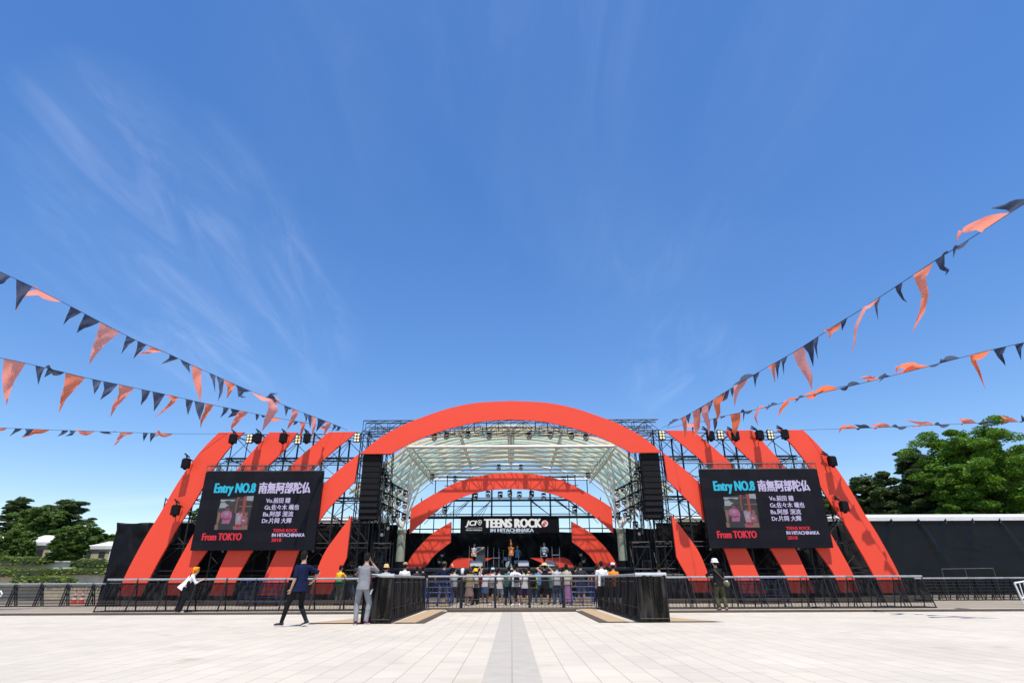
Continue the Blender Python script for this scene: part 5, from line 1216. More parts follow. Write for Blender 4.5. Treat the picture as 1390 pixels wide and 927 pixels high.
def person(base, label, H=1.68, yaw=0.0, head_yaw=None, pelvis=(0, 0), neck=(0, 0), feet=None, hands=None, poles=None, shirt='white', sleeve=0.5, shirt_len=0.0,
           pants='jean', pant='long', shoes='white', hair='dark', hairlen='short', hat=None, hatc='white', voxel=0.012, group=None, head_tilt=0.0, female=False, base_z=0.0, extra=None, shoe2=None):
    """local frame: +y away from the camera (towards the stage), x right. yaw rotates the torso."""
    k = H / 1.70; hy = yaw if head_yaw is None else head_yaw
    fw = Vector((-math.sin(yaw), math.cos(yaw), 0)); rt = Vector((math.cos(yaw), math.sin(yaw), 0))
    feet = feet or [(-0.11, 0.02, yaw), (0.11, -0.02, yaw)]
    shw = 0.155 if female else 0.175
    pz = 0.93
    for f in feet:
        dd = math.hypot(f[0] - pelvis[0], f[1] - pelvis[1]) - 0.09; dd = max(dd, 0.0); pz = min(pz, math.sqrt(max(0.70 - dd * dd, 0.2)) + 0.105 + (f[3] if len(f) > 3 else 0))
    pel = Vector((pelvis[0], pelvis[1], pz)); nk = Vector((neck[0], neck[1], pz + 0.53))
    if (nk - pel).length > 0: 
        d = nk - pel; nk = pel + d.normalized() * 0.535
    ax = (nk - pel).normalized(); tilt = ax.to_track_quat('Z', 'Y').to_matrix() if ax.z < 0.995 else Matrix.Identity(3)
    if ax.z < 0.995: tilt = Vector((0, 0, 1)).rotation_difference(ax).to_matrix()
    sp = lambda t: pel + (nk - pel) * t
    hips = [pel + rt * s * 0.085 + Vector((0, 0, -0.02)) for s in (-1, 1)]
    ank = [Vector((f[0], f[1], 0.085 + (f[3] if len(f) > 3 else 0))) for f in feet]
    knees = []; 
    for i in (0, 1):
        fd = Vector((-math.sin(feet[i][2]), math.cos(feet[i][2]), 0)); kn, an = ik(hips[i], ank[i], 0.425, 0.43, fd + rt * (0.15 if i else -0.15)); knees.append(kn); ank[i] = an
    sh = [sp(0.83) + tilt @ (rt * s * shw) for s in (-1, 1)]
    hands = hands or [None, None]; poles = poles or [None, None]; el = []; wr_ = []
    for i in (0, 1):
        s = -1 if i == 0 else 1
        hnd = hands[i]; tgt = sh[i] + Vector((0, 0, -0.52)) + rt * s * 0.06 + fw * 0.08 if hnd is None else Vector(hnd)
        pl_ = poles[i] or tuple(rt * s * 0.7 - fw * 0.6 + Vector((0, 0, -0.3)))
        e_, w2 = ik(sh[i], tgt, 0.285, 0.25, pl_); el.append(e_); wr_.append(w2)
    hc = nk + ax * 0.06 + Vector((0, 0, 0.115)) + fw * 0.015
    hq = Matrix.Rotation(hy, 3, 'Z') @ Matrix.Rotation(-head_tilt, 3, 'X')
    # ---- body, one skin
    b = MB()
    prof = [(-0.12, .145, .10), (0.0, .165, .115), (0.18, .14, .10), (0.42, .138, .10), (0.62, .160, .112), (0.76, shw * .97, .104), (0.85, shw * .84, .086), (0.94, .080, .066), (1.04, .056, .058), (1.16, .054, .056)]
    b.loft([ringz(pel + (nk - pel) * t, rx, ry, yaw, 18, tilt) for t, rx, ry in prof])
    b.ell(hc, (.073, .092, .115), 16, 10, hq); b.ell(hc + hq @ Vector((0, .022, -.055)), (.055, .066, .062), 14, 8, hq)
    b.loft([[hc + hq @ Vector((math.cos(a) * r, y, math.sin(a) * r * 1.3 + z)) for a in [i * math.pi / 4 for i in range(8)]] for r, y, z in ((.020, .07, -.012), (.017, .095, -.018), (.006, .112, -.022))])
    for s in (-1, 1): b.ell(hc + hq @ Vector((s * .076, -.005, -.01)), (.012, .02, .032), 8, 6, hq)
    for i in (0, 1):
        s = -1 if i == 0 else 1
        p_, r_ = midpath(hips[i], knees[i], ank[i], .088, .056, .056, .036); limb(b, p_, r_)
        p_, r_ = midpath(sh[i], el[i], wr_[i], .050, .038, .037, .025); limb(b, p_, r_, 10)
        fd = Vector((-math.sin(feet[i][2]), math.cos(feet[i][2]), 0)); b.ell(ank[i] + fd * .06 + Vector((0, 0, -.045)), (.042, .042, .035), 10, 6)
        # hand: palm, four fingers of unequal length, thumb
        ad = (wr_[i] - el[i]).normalized(); sidev = ad.cross(Vector((0, 0, 1)) if abs(ad.z) < .9 else fw).normalized(); nrm = sidev.cross(ad).normalized()
        pc = wr_[i] + ad * .045; hm = Matrix((sidev, nrm, ad)).transposed()
        b.ell(pc, (.040, .018, .052), 10, 6, hm)
        for f_, (off, ln) in enumerate(((-.030, .062), (-.010, .074), (.011, .070), (.030, .052))):
            a0 = pc + sidev * off * 1.0 + ad * .030; a1 = a0 + ad * ln * .5 + nrm * .006 + sidev * off * .15; a2 = a1 + ad * ln * .42 + nrm * .022
            b.path([a0, a1, a2], [.0095, .0088, .007], 6)
        t0 = pc - sidev * .032 - ad * .02; b.path([t0, t0 - sidev * .030 + ad * .022, t0 - sidev * .038 + ad * .052 + nrm * .01], [.012, .011, .008], 6)
    S = Matrix.Scale(k, 4)
    root = b.build('person', SKIN, smooth=True); tag(root, label, 'person', group)
    root.location = (base[0], base[1], base_z)
    def fin(o, vx=None, smooth=1):
        o.data.transform(S)
        if vx:
            m1_ = o.modifiers.new('skin', 'REMESH'); m1_.mode = 'VOXEL'; m1_.voxel_size = vx; m1_.use_smooth_shade = True
            if smooth: m2_ = o.modifiers.new('relax', 'SMOOTH'); m2_.iterations = smooth; m2_.factor = 0.5
        return o
    fin(root, voxel, 1)
    cv_ = max(voxel, 0.012)
    # ---- shirt
    if shirt:
        c_ = MB(); lo = -0.18 - shirt_len
        fl = 0.04 if female or shirt_len > 0 else 0.018
        sprof = [(lo, .175 + fl, .128 + fl * .8), (lo + .12, .168 + fl * .8, .124 + fl * .6), (0.2, .155 + fl * .5, .118), (0.42, .153 + fl * .4, .118), (0.62, .166, .126), (0.76, shw * 1.04, .120), (0.85, shw * .93, .104), (0.92, shw * .62, .085), (0.96, .080, .074), (0.985, .066, .066)]
        c_.loft([ringz(pel + (nk - pel) * t, rx, ry, yaw, 18, tilt) for t, rx, ry in sprof])
        for i in (0, 1):
            if sleeve <= 0: continue
            if sleeve <= 1: p_ = [sh[i], sh[i].lerp(el[i], sleeve * .5), sh[i].lerp(el[i], sleeve)]; r_ = [.056, .056, .058]
            else: p_ = [sh[i], sh[i].lerp(el[i], .6), el[i], el[i].lerp(wr_[i], .95 * (sleeve - 1))]; r_ = [.056, .050, .048, .040]
            limb(c_, p_, r_, 12)
        fin(c_.build('shirt', cm(shirt), root, smooth=True), cv_, 2)
    # ---- trousers / skirt
    pm = cm(pants)
    c_ = MB()
    if pant in ('skirt', 'longskirt', 'dress'):
        zl = {'skirt': .50, 'longskirt': .12, 'dress': .42}[pant]; mid = (ank[0] + ank[1]) / 2
        c_.loft([ringz((pel.x * (1 - t) + mid.x * t * .7 + pel.x * t * .3, pel.y * (1 - t) + mid.y * t * .7 + pel.y * t * .3, 1.02 * (1 - t) + zl * t), .155 + .06 * t + .012 * math.sin(9 * t), .12 + .07 * t, yaw) for t in (0, .15, .35, .6, .8, 1.0)])
    else:
        c_.loft([ringz(pel + (nk - pel) * t, rx, ry, yaw, 18, tilt) for t, rx, ry in ((-.16, .13, .10), (-.06, .172, .128), (.08, .170, .122), (.2, .150, .112))])
        for i in (0, 1):
            if pant == 'shorts': p_ = [hips[i], hips[i].lerp(knees[i], .5), hips[i].lerp(knees[i], .97)]; r_ = [.100, .096, .088]
            elif pant == 'cropped': p_ = [hips[i], hips[i].lerp(knees[i], .6), knees[i], knees[i].lerp(ank[i], .72)]; r_ = [.104, .092, .082, .072]
            elif pant == 'wide': p_ = [hips[i], knees[i], knees[i].lerp(ank[i], .93)]; r_ = [.105, .098, .098]
            elif pant == 'slim': p_, r_ = midpath(hips[i], knees[i], knees[i].lerp(ank[i], .96), .096, .064, .060, .046)
            else: p_ = [hips[i], hips[i].lerp(knees[i], .6), knees[i], knees[i].lerp(ank[i], .5), knees[i].lerp(ank[i], .98)]; r_ = [.102, .088, .074, .066, .062]
            limb(c_, p_, r_, 12)
    fin(c_.build('skirt' if 'skirt' in pant or pant == 'dress' else 'trousers', pm, root, smooth=True), cv_, 2)
    # ---- shoes
    for i in (0, 1):
        fd = feet[i][2]; pit = feet[i][4] if len(feet[i]) > 4 else 0.0; q = Matrix.Rotation(fd, 3, 'Z') @ Matrix.Rotation(pit, 3, 'X')
        a = ank[i]; c_ = MB()
        c_.ell(a + q @ Vector((0, .065, -.042)), (.046, .125, .040), 14, 8, q); c_.ell(a + q @ Vector((0, -.015, -.018)), (.042, .055, .050), 12, 8, q)
        c_.cur = 1; c_.ell(a + q @ Vector((0, .06, -.066)), (.050, .135, .020), 14, 6, q)
        o = c_.build('shoe', [cm(shoes), cm(shoe2 or 'white')], root, smooth=True); fin(o)
    # ---- hair / hat / face
    hm_ = HAIR if hair == 'dark' else HAIRB
    c_ = MB(); c_.ell(hc + hq @ Vector((0, -.018, .022)), (.086, .094, .108), 16, 10, hq); c_.ell(hc + hq @ Vector((0, -.045, -.03)), (.076, .062, .075), 14, 8, hq)
    if hairlen == 'long': c_.ell(hc + hq @ Vector((0, -.06, -.13)), (.082, .045, .15), 14, 8, hq)
    if hairlen == 'bob': c_.ell(hc + hq @ Vector((0, -.03, -.05)), (.096, .085, .095), 14, 8, hq)
    if hairlen == 'tail': c_.ell(hc + hq @ Vector((0, -.11, -.05)), (.03, .035, .10), 10, 8, hq)
    fin(c_.build('hair', hm_, root, smooth=True), 0.012, 1)
    for s in (-1, 1):
        c_ = MB(); c_.ell(hc + hq @ Vector((s * .031, .088, .006)), (.013, .008, .007), 8, 6, hq); fin(c_.build('eye', EYE, root, smooth=True))
    c_ = MB(); c_.ell(hc + hq @ Vector((0, .088, -.055)), (.022, .008, .007), 8, 6, hq); fin(c_.build('mouth', LIP, root, smooth=True))
    if hat:
        c_ = MB(); up = hc + hq @ Vector((0, -.012, .06))
        def hr(r, z, sx=1.0): return [up + hq @ Vector((math.cos(2 * math.pi * i / 20) * r, math.sin(2 * math.pi * i / 20) * r * 1.08, z)) for i in range(20)]
        if hat == 'bucket': c_.loft([hr(.140, -.060), hr(.142, -.054), hr(.120, -.02), hr(.108, .01), hr(.106, .04), hr(.098, .065), hr(.078, .082), hr(.045, .092), hr(.01, .095)])
        elif hat == 'straw': c_.loft([hr(.235, -.012), hr(.238, -.004), hr(.16, .012), hr(.108, .018), hr(.100, .07), hr(.080, .10), hr(.02, .108)])
        elif hat == 'cap':
            c_.loft([hr(.102, -.02), hr(.104, .02), hr(.088, .065), hr(.05, .088), hr(.01, .094)])
            pk = hc + hq @ Vector((0, .12, .05)); c_.ell(pk, (.072, .085, .010), 14, 6, hq)
        elif hat == 'towel':
            c_.ell(hc + hq @ Vector((0, -.01, .03)), (.102, .108, .108), 14, 8, hq); c_.ell(hc + hq @ Vector((.0, -.10, -.07)), (.08, .05, .11), 12, 8, hq); c_.ell(hc + hq @ Vector((.05, .06, .09)), (.04, .05, .035), 10, 6, hq)
        fin(c_.build('hat', cm(hatc), root, smooth=True))
    info = dict(root=root, k=k, wr=[w_ * k for w_ in wr_], sh=[s_ * k for s_ in sh], hc=hc * k, pel=pel * k, nk=nk * k, fw=fw, rt=rt, tilt=tilt, base=Vector((base[0], base[1], base_z)))
    return info
def backpack(pi, col, label, w_=0.15, h=0.20, d=0.075, drop=0.24, name='backpack', side=0.0):
    c = pi['base'] + (pi['nk'] + Vector((0, 0, -drop))) - pi['fw'] * 0.19 + pi['rt'] * side
    yaw = math.atan2(pi['rt'].y, pi['rt'].x); q = Matrix.Rotation(yaw, 3, 'Z')
    t = thing(name, label, name.replace('_', ' '), c)
    m = MB(); n = 16
    def rr(sx, sy, z):
        out_ = []
        for i in range(n):
            a = 2 * math.pi * i / n; ca, sa = math.cos(a), math.sin(a)
            out_.append(q @ Vector((math.copysign(abs(ca) ** .5, ca) * sx, math.copysign(abs(sa) ** .5, sa) * sy, z)))
        return out_
    m.loft([rr(w_ * .8, d * .7, -h), rr(w_, d, -h * .9), rr(w_ * 1.02, d * 1.05, -h * .3), rr(w_ * .95, d * .9, h * .6), rr(w_ * .75, d * .7, h * .93), rr(w_ * .3, d * .3, h)]); m.build('bag_body', cm(col), t, smooth=True)
    m = MB(); m.loft([[p + q @ Vector((0, -d * 1.0, -h * .45)) for p in rr(w_ * .7, d * .35, z)] for z in (-h * .3, 0, h * .28)]); m.build('pocket', cm(col), t, smooth=True)
    for s in (-1, 1):
        m = MB(); f = pi['fw']; p0 = q @ Vector((s * w_ * .55, d * .6, h * .85))
        m.path([p0, p0 + f * .10 + Vector((0, 0, .07)), p0 + f * .24 + Vector((0, 0, .03))], [.018, .02, .018], 6); m.build('strap', cm(col), t)
    return t

def gx(x, y): return G(x, y, 0.004)
# --- four nearer people
b = gx(396, 850); bz = 0.0
pi = person((b.x, b.y), 'person in navy t-shirt and slim black trousers walking left past the fence', H=1.78, yaw=R(52), head_yaw=R(-8), pelvis=(0.08, 0.0), neck=(0.09, 0.02),
   feet=[(-0.27, 0.0, R(80), 0.0, 0.0), (0.33, 0.03, R(62), 0.03, R(-14))], hands=[(-0.08, -0.16, 0.84), (0.28, 0.30, 1.02)], poles=[(0.5, -0.6, 0), (0.9, 0.1, 0)],
   shirt='navy', sleeve=0.85, shirt_len=0.05, pants='black', pant='slim', shoes='char', voxel=0.008)
b = gx(489, 847.5)
pi = person((b.x, b.y), 'person in grey polo shirt and grey trousers holding a camera beside a tripod', H=1.72, yaw=R(-8), head_yaw=R(-10), pelvis=(0.0, 0.0), neck=(0.02, 0.03),
   feet=[(-0.13, 0.0, R(22)), (0.13, 0.03, R(-20))], hands=[(-0.02, 0.34, 1.30), (0.15, 0.20, 1.48)], poles=[(-0.8, -0.25, -1.2), (1.0, -0.1, -1.4)],
   shirt='grey', sleeve=0.85, shirt_len=0.0, pants='grey', pant='long', shoes='maroon', voxel=0.008)
pg = pi
# strap + hand camera of the grey person
m = MB(); r0 = pi['base']; m.path([r0 + pi['sh'][1] + Vector((-.04, -.0, .05)), r0 + pi['sh'][1] + Vector((.0, -.12, -.08)), r0 + pi['sh'][1] + Vector((0.03, -.13, -.4)), r0 + Vector((.20, -.06, .95))], .012, 6)
m.cur = 1; m.box(r0 + Vector((.22, -.03, .92)), (.08, .10, .13)); m.cur = 2; m.box(r0 + Vector((.235, -.06, .80)), (.04, .02, .14), M=Matrix.Rotation(R(20), 3, 'Y'))
tag(m.build('shoulder_bag', [cm('maroon'), M_blk2, M_alu]), 'small camera bag on a dark red strap at the hip of the person in grey', 'bag')
c = r0 + Vector((.12, .42, 1.50)); t = thing('camera', 'black camera held up by the person in grey', 'camera', c)
MB().box((0, 0, 0), (.14, .07, .10)).build('body', M_blk2, t); m = MB(); m.tube((0, .03, 0), (0, .16, 0), .04, 12); m.build('lens', M_blk2, t)
# tripod
q = gx(512, 836); t = thing('tripod', 'tall black tripod with a video camera standing right of the person in grey', 'tripod', (q.x, q.y, 0))
for a in (R(200), R(-35), R(85)):
    e = Vector((math.cos(a) * .32, math.sin(a) * .32, 0.0)); m = MB(); m.tube((0, 0, .98), e * .55 + Vector((0, 0, .44)), .017, 8); m.tube(e * .5 + Vector((0, 0, .49)), e, .011, 8); m.ell(e + Vector((0, 0, .015)), (.02, .02, .015), 8, 6); m.build('leg', M_dsteel, t)
m = MB(); m.tube((0, 0, .80), (0, 0, 1.38), .015, 8); m.ell((0, 0, .98), (.05, .05, .04), 10, 6); m.ell((0, 0, 1.40), (.05, .05, .05), 10, 6); m.tube((0, 0, 1.40), (.10, -.30, 1.30), .010, 6); m.build('centre_column', M_blk, t)
m = MB(); m.box((0, .02, 1.52), (.10, .26, .13)); m.tube((0, .14, 1.53), (0, .28, 1.53), .045, 12); m.box((-.06, -.05, 1.60), (.03, .08, .06)); m.tube((.03, -.02, 1.64), (.03, .20, 1.66), .018, 8); m.build('camera_body', M_blk2, t)
m = MB(); m.box((0.02, -.12, 1.54), (.04, .10, .08)); m.build('viewfinder', M_blk2, t)
# yellow towel person leaning on the fence
b = gx(241, 831)
pi = person((b.x, b.y - 0.05), 'person in orange and yellow head towel and white top leaning on the left rail', H=1.64, yaw=R(-62), head_yaw=R(-75), pelvis=(0.05, -0.02), neck=(0.40, 0.16),
   feet=[(-0.05, 0.05, R(-45)), (0.12, -0.10, R(-60))], hands=[(0.62, 0.34, 1.17), (0.60, 0.22, 1.15)], poles=[(0.1, 0.4, -0.6), (0.0, -0.5, -0.7)],
   shirt='white', sleeve=1.3, shirt_len=0.08, pants='black', pant='wide', shoes='mauve', hat='towel', hatc='orange', voxel=0.008, female=True)
m = MB(); r0 = pi['base']; m.path([r0 + pi['sh'][0] + Vector((-.02, .02, .09)), r0 + pi['nk'] + Vector((-.06, -.17, -.02)), r0 + pi['nk'] + Vector((-.09, -.2, -.22))], .016, 6); m.ell(r0 + pi['nk'] + Vector((-.07, -.20, -.32)), (.065, .05, .12), 12, 8)
tag(m.build('sling_bag', cm('black'), smooth=True), 'black sling bag on the back of the person with the yellow and orange towel', 'bag')
m = MB(); hc = pi['hc'] + r0; m.ell(hc + Vector((-.07, -.02, .05)), (.065, .07, .075), 12, 8); m.ell(hc + Vector((-.09, -.03, -.10)), (.05, .04, .08), 10, 6); m.build('towel', cm('yellow'), pi['root'], smooth=True).location = -r0
# hat person at the right
b = gx(981, 830)
pi = person((b.x, b.y), 'person in white bucket hat, black t-shirt and olive trousers standing at the right fence', H=1.70, yaw=R(12), head_yaw=R(20), pelvis=(0.0, 0.0), neck=(-0.03, 0.05),
   feet=[(-0.08, 0.04, R(18)), (0.16, 0.0, R(-8))], hands=[(-0.26, 0.36, 1.16), (0.10, 0.40, 1.12)], poles=[(-1, -.3, -.5), (1.0, -.6, -.4)],
   shirt='black', sleeve=0.9, pants='olive', pant='cropped', shoes='purple', shoe2='char', hat='bucket', hatc='white', voxel=0.009)
m = MB(); r0 = pi['base']; m.path([r0 + Vector((-.14, -.10, 1.40)), r0 + Vector((.02, -.15, 1.2)), r0 + Vector((.18, -.13, 1.04))], .012, 6); m.ell(r0 + Vector((.24, -.10, .93)), (.13, .07, .10), 12, 8, Matrix.Rotation(R(25), 3, 'Y')); m.cur = 1; m.ell(r0 + Vector((.25, -.13, 1.0)), (.05, .04, .03), 8, 6)
tag(m.build('waist_bag', [cm('khaki'), cm('white')], smooth=True), 'olive waist bag at the right hip of the person in the white bucket hat', 'bag')

# --- two people inside the left fence
b = G(449, 823); pi = person((b.x, b.y + 1.0), 'person in yellow, green and red shirt and beige trousers behind the left fence', H=1.72, yaw=R(-30), shirt='yellow', sleeve=0.6, pants='beige', pant='long', shoes='maroon', hands=[None, (0.34, 0.30, 1.12)], voxel=0.012)
r0 = Vector((0, 0, 0)); m = MB(); m.loft([ringz(pi['pel'] + (pi['nk'] - pi['pel']) * t, rx, ry, R(-30), 18) for t, rx, ry in ((-.2, .203, .150), (.05, .190, .142), (.3, .178, .138))]); m.build('green_band', cm('green'), pi['root'])
m = MB(); m.ell(pi['pel'] + Vector((.14, -.05, .33)), (.08, .12, .17), 12, 8); m.build('red_patch', cm('redp'), pi['root'], smooth=True)
b = G(463, 823); person((b.x + 0.1, b.y + 1.2), 'person in black top and blue shorts leaning on the left fence behind the rail', H=1.60, yaw=R(-60), pelvis=(-.05, 0), neck=(.12, .05), shirt='black', sleeve=0.7, pants='blue', pant='shorts', shoes='black', hands=[(0.42, 0.16, 1.1), (0.46, 0.0, 1.12)], hat='bucket', hatc='char')
# --- crowd in the middle
crnd = random.Random(12)
def cp(x, label, Y=29.5, **k):
    if 605 < x < 782:
        Y += crnd.uniform(-1.3, 1.1); x += crnd.uniform(-2.5, 2.5); k['H'] = k.get('H', 1.65) * crnd.uniform(0.93, 1.04)
        k.setdefault('yaw', R(crnd.uniform(-28, 28))); k.setdefault('head_yaw', k['yaw'] + R(crnd.uniform(-30, 30))); k.setdefault('neck', (crnd.uniform(-.05, .05), crnd.uniform(-.02, .06)))
        k.setdefault('feet', [(-0.10 - crnd.uniform(0, .06), crnd.uniform(-.1, .1), k['yaw'] + .2), (0.10 + crnd.uniform(0, .08), crnd.uniform(-.1, .1), k['yaw'] - .2)])
        if crnd.random() < .35: k.setdefault('hands', [(-.10, .26, 1.2), (.12, .28, 1.22)])
    px = (x - CXP) / 843.0 * Y; return person((px, Y), label, **k)
r_ = random.Random(5)
up = lambda h=1.75, x=.2: [(-x, .18, h), (x, .18, h)]
cp(600, 'tall person in olive cap and navy shirt raising a hand left in the crowd', 28.2, H=1.80, yaw=R(-25), shirt='navy', sleeve=.9, pants='grey', pant='shorts', shoes='black', hat='cap', hatc='olive', hands=[(-.36, .12, 1.0), (.34, .22, 1.62)], feet=[(-.24, -.1, 0), (.16, .05, 0)])
cp(614, 'person in grey shirt and long dark trousers just right of the tall person in navy', 30.2, H=1.60, shirt='ltgrey', pants='khaki', pant='long', shoes='white')
cp(625, 'person in white headscarf and black clothes in the crowd', 30.4, H=1.64, shirt='black', sleeve=1.8, pants='char', pant='cropped', shoes='white', hat='towel', hatc='white', female=True)
cp(633, 'person in mauve skirt and tan top in the crowd', 29.6, H=1.62, shirt='tan', sleeve=1.0, pants='mauve', pant='dress', shoes='black', female=True, hairlen='long', hair='brown')
pi = cp(646, 'person in yellow hat and wide black trousers raising an arm', 29.4, H=1.62, shirt='ltgrey', sleeve=.6, pants='black', pant='wide', shoes='black', hat='bucket', hatc='yellow', hands=[None, (.24, .15, 1.82)], female=True)
backpack(pi, 'tan', 'small tan backpack on the person in the yellow hat', .11, .13, .06, .33)
cp(656, 'person in white t-shirt and blue jean skirt beside the yellow hat', 30.3, H=1.60, shirt='white', pants='jean', pant='skirt', shoes='black', female=True, hairlen='bob', hands=[(-.22, .2, 1.70), None])
pi = cp(666, 'person in pale blue cap, white shirt and black shorts', 29.8, H=1.58, shirt='white', pants='black', pant='shorts', shoes='white', hat='cap', hatc='ltblue')
backpack(pi, 'ltgrey', 'light grey backpack on the person in the pale blue cap', .15, .2, .08)
cp(677, 'person all in white top and white shorts in the crowd', 29.9, H=1.60, shirt='white', shirt_len=.1, pants='ltblue', pant='shorts', shoes='white', female=True)
cp(686, 'person in teal t-shirt and long dark trousers in the crowd', 29.2, H=1.68, yaw=R(-25), shirt='teal', pants='char', pant='long', shoes='black', hands=[None, (.36, .2, 1.25)])
pi = cp(698, 'person in white t-shirt and dark shorts near the middle of the crowd', 29.3, H=1.62, shirt='white', shirt_len=.06, pants='char', pant='shorts', shoes='white', female=True, hands=[(-.3, .1, 1.0), (.3, .1, 1.0)])
backpack(pi, 'black', 'black cross body bag on the person in white near the middle', .13, .16, .06, .30)
cp(710, 'person in long white t-shirt and purple shorts', 29.5, H=1.62, shirt='white', shirt_len=.10, pants='purple', pant='shorts', shoes='black')
pi = cp(724, 'person in lime green top and jeans with arm raised', 29.6, H=1.56, shirt='lime', sleeve=1.2, shirt_len=.05, pants='jean', pant='long', shoes='white', female=True, hands=[(-.1, .2, 1.52), None], hairlen='tail')
backpack(pi, 'black', 'large black backpack on the person in lime green', .17, .24, .10, .27)
cp(738, 'person in wide straw hat and long black vest lifting both arms', 28.9, H=1.68, shirt='black', sleeve=0, shirt_len=.22, pants='black', pant='shorts', shoes='black', hat='straw', hatc='straw', hands=[(-.24, .18, 1.60), (.26, .18, 1.55)], female=True)
cp(748, 'person in dark teal shirt and black trousers right of the straw hat', 30.0, H=1.60, shirt='teal', shirt_len=.1, pants='black', pant='cropped', shoes='black')
cp(756, 'person in light grey t-shirt and blue jeans in the crowd', 29.5, H=1.66, shirt='ltgrey', pants='jean', pant='long', shoes='black', hair='brown')
cp(763, 'person dressed all in black behind the one in lilac trousers', 30.2, H=1.70, shirt='black', sleeve=1.8, pants='black', pant='long', shoes='black')
pi = cp(771, 'person in beige top and long lilac trousers in the crowd', 29.0, H=1.72, shirt='beige', pants='lilac', pant='longskirt', shoes='white', female=True, hairlen='bob')
cp(788, 'person in charcoal t-shirt and grey shorts at the right end of the crowd', 28.6, H=1.76, shirt='char', sleeve=.9, shirt_len=.06, pants='grey', pant='shorts', shoes='black', hands=[None, (.34, .02, .92)])
cp(608, 'short dark haired person in black between the tall one in navy and the grey shirt', 32.0, H=1.58, shirt='black', pants='jean', pant='long', shoes='white')
cp(640, 'person in dark clothes behind the mauve skirt in the back row', 32.2, H=1.70, shirt='char', sleeve=1.8, pants='black', pant='long')
cp(651, 'person in maroon shirt behind the yellow hat', 32.5, H=1.66, shirt='maroon', pants='jean', pant='long', hands=[(-.15, .2, 1.75), None])
cp(661, 'person in red shirt between the two white shirts left of the middle', 31.8, H=1.60, shirt='redp', pants='char', pant='shorts', female=True, hairlen='long')
cp(671, 'person in navy shirt in the back row behind the grey backpack', 32.6, H=1.70, shirt='navy', pants='khaki', pant='long')
cp(692, 'person in beige cap in the back row just right of the teal shirt', 32.3, H=1.66, shirt='char', pants='jean', pant='long', hat='cap', hatc='beige')
cp(704, 'person in olive shirt in the back row near the purple shorts', 32.0, H=1.64, shirt='olive', pants='black', pant='long', hair='brown', hairlen='bob')
cp(717, 'person in black shirt in the back row between purple shorts and lime top', 32.4, H=1.72, shirt='black', pants='khaki', pant='shorts')
cp(731, 'person in blue shirt in the back row left of the straw hat', 32.2, H=1.62, shirt='blue', pants='jean', pant='long', hairlen='tail')
cp(752, 'person in pale pink shirt in the back row between teal and grey shirts', 32.0, H=1.60, shirt='mauve', pants='char', pant='skirt', female=True, hairlen='long')
cp(779, 'person in black shirt in the back row right of the lilac trousers', 32.0, H=1.68, shirt='black', pants='black', pant='long')
# heads beyond the wrapped barriers
cp(546, 'person in tan cap and white shirt behind the left wrapped barrier', 27.0, H=1.74, shirt='white', pants='char', pant='long', shoes='black', hat='cap', hatc='tan')
cp(520, 'person in straw hat behind the left wrapped barrier', 26.5, H=1.66, shirt='beige', pants='jean', pant='long', hat='bucket', hatc='straw', female=True)
cp(563, 'person in dark clothes bending by the left end of the stage', 32.0, H=1.70, shirt='char', pants='char', pant='long', shoes='black')
cp(571, 'person in black clothes standing next to the bending one at the left of the stage', 33.0, H=1.72, shirt='black', pants='black', pant='long', shoes='black')
cp(817, 'person in wide white t-shirt behind the right wrapped barrier', 24.6, H=1.72, shirt='white', pants='char', pant='long')
cp(809, 'dark haired person left of the one in the white t-shirt behind the right barrier', 30.5, H=1.68, shirt='char', pants='char', pant='long')
cp(825, 'dark haired person right of the one in the white t-shirt behind the right barrier', 30.5, H=1.66, shirt='char', pants='char', pant='long')
cp(833, 'person in white cap and orange shirt behind the right wrapped barrier', 25.8, H=1.66, shirt='orange', pants='jean', pant='long', hat='cap', hatc='white')
cp(896, 'person mostly hidden behind the right wrapped barrier', 25.5, H=1.60, shirt='grey', pants='char', pant='long')

# --- performers
def perf(x, Y, label, **k):
    return person(((x - CXP) / 818.0 * Y, Y), label, base_z=SZ, yaw=k.pop('yaw', R(180)), **k)
M_wood = mat('sunburst guitar wood', (0.60, 0.18, 0.03), 0.3, 0.3, 4, spec=0.7); M_neck = mat('maple neck', (0.62, 0.42, 0.2), 0.4, 0.1, 5)
def guitar(c, ang, label, neckm, bodym):
    """body centre c, neck pointing at angle ang (degrees from +x towards +z), facing -y"""
    t = thing('electric_guitar', label, 'guitar', c); q = Matrix.Rotation(-R(ang), 3, 'Y')
    m = MB(); out_ = []
    for i in range(28):
        a = 2 * math.pi * i / 28; r = 0.165 + 0.035 * math.cos(2 * a) + 0.015 * math.cos(3 * a) - 0.03 * math.exp(-((abs(a - math.pi / 2) if a < math.pi else abs(a - 1.5 * math.pi)) / .35) ** 2)
        out_.append(q @ Vector((r * math.cos(a) * 1.1, 0.02, r * math.sin(a))))
    m.prism(out_, (0, -0.045, 0)); fixn(m.build('guitar_body', bodym, t))
    m = MB(); m.box(q @ Vector((.05, -.03, 0)), (.16, .02, .10), M=q); m.build('pickguard', cm('white'), t)
    m = MB(); m.box(q @ Vector((.42, -.02, 0)), (.60, .025, .05), M=q); m.build('neck', neckm, t)
    m = MB(); m.box(q @ Vector((.79, -.02, .015)), (.17, .02, .08), M=q); m.build('headstock', neckm, t)
    return t
YP = 44.0
p1 = perf(642.5, YP, 'performer playing guitar at the left of the stage in a white shirt', H=1.66, shirt='white', sleeve=.8, pants='black', pant='slim', shoes='black', hands=[(-.36, .30, 1.18), (.10, .26, .98)], yaw=R(205), hairlen='bob')
guitar(p1['base'] + Vector((-.02, -.26, 1.0)), 28, 'orange sunburst guitar held by the left performer', M_neck, M_wood)
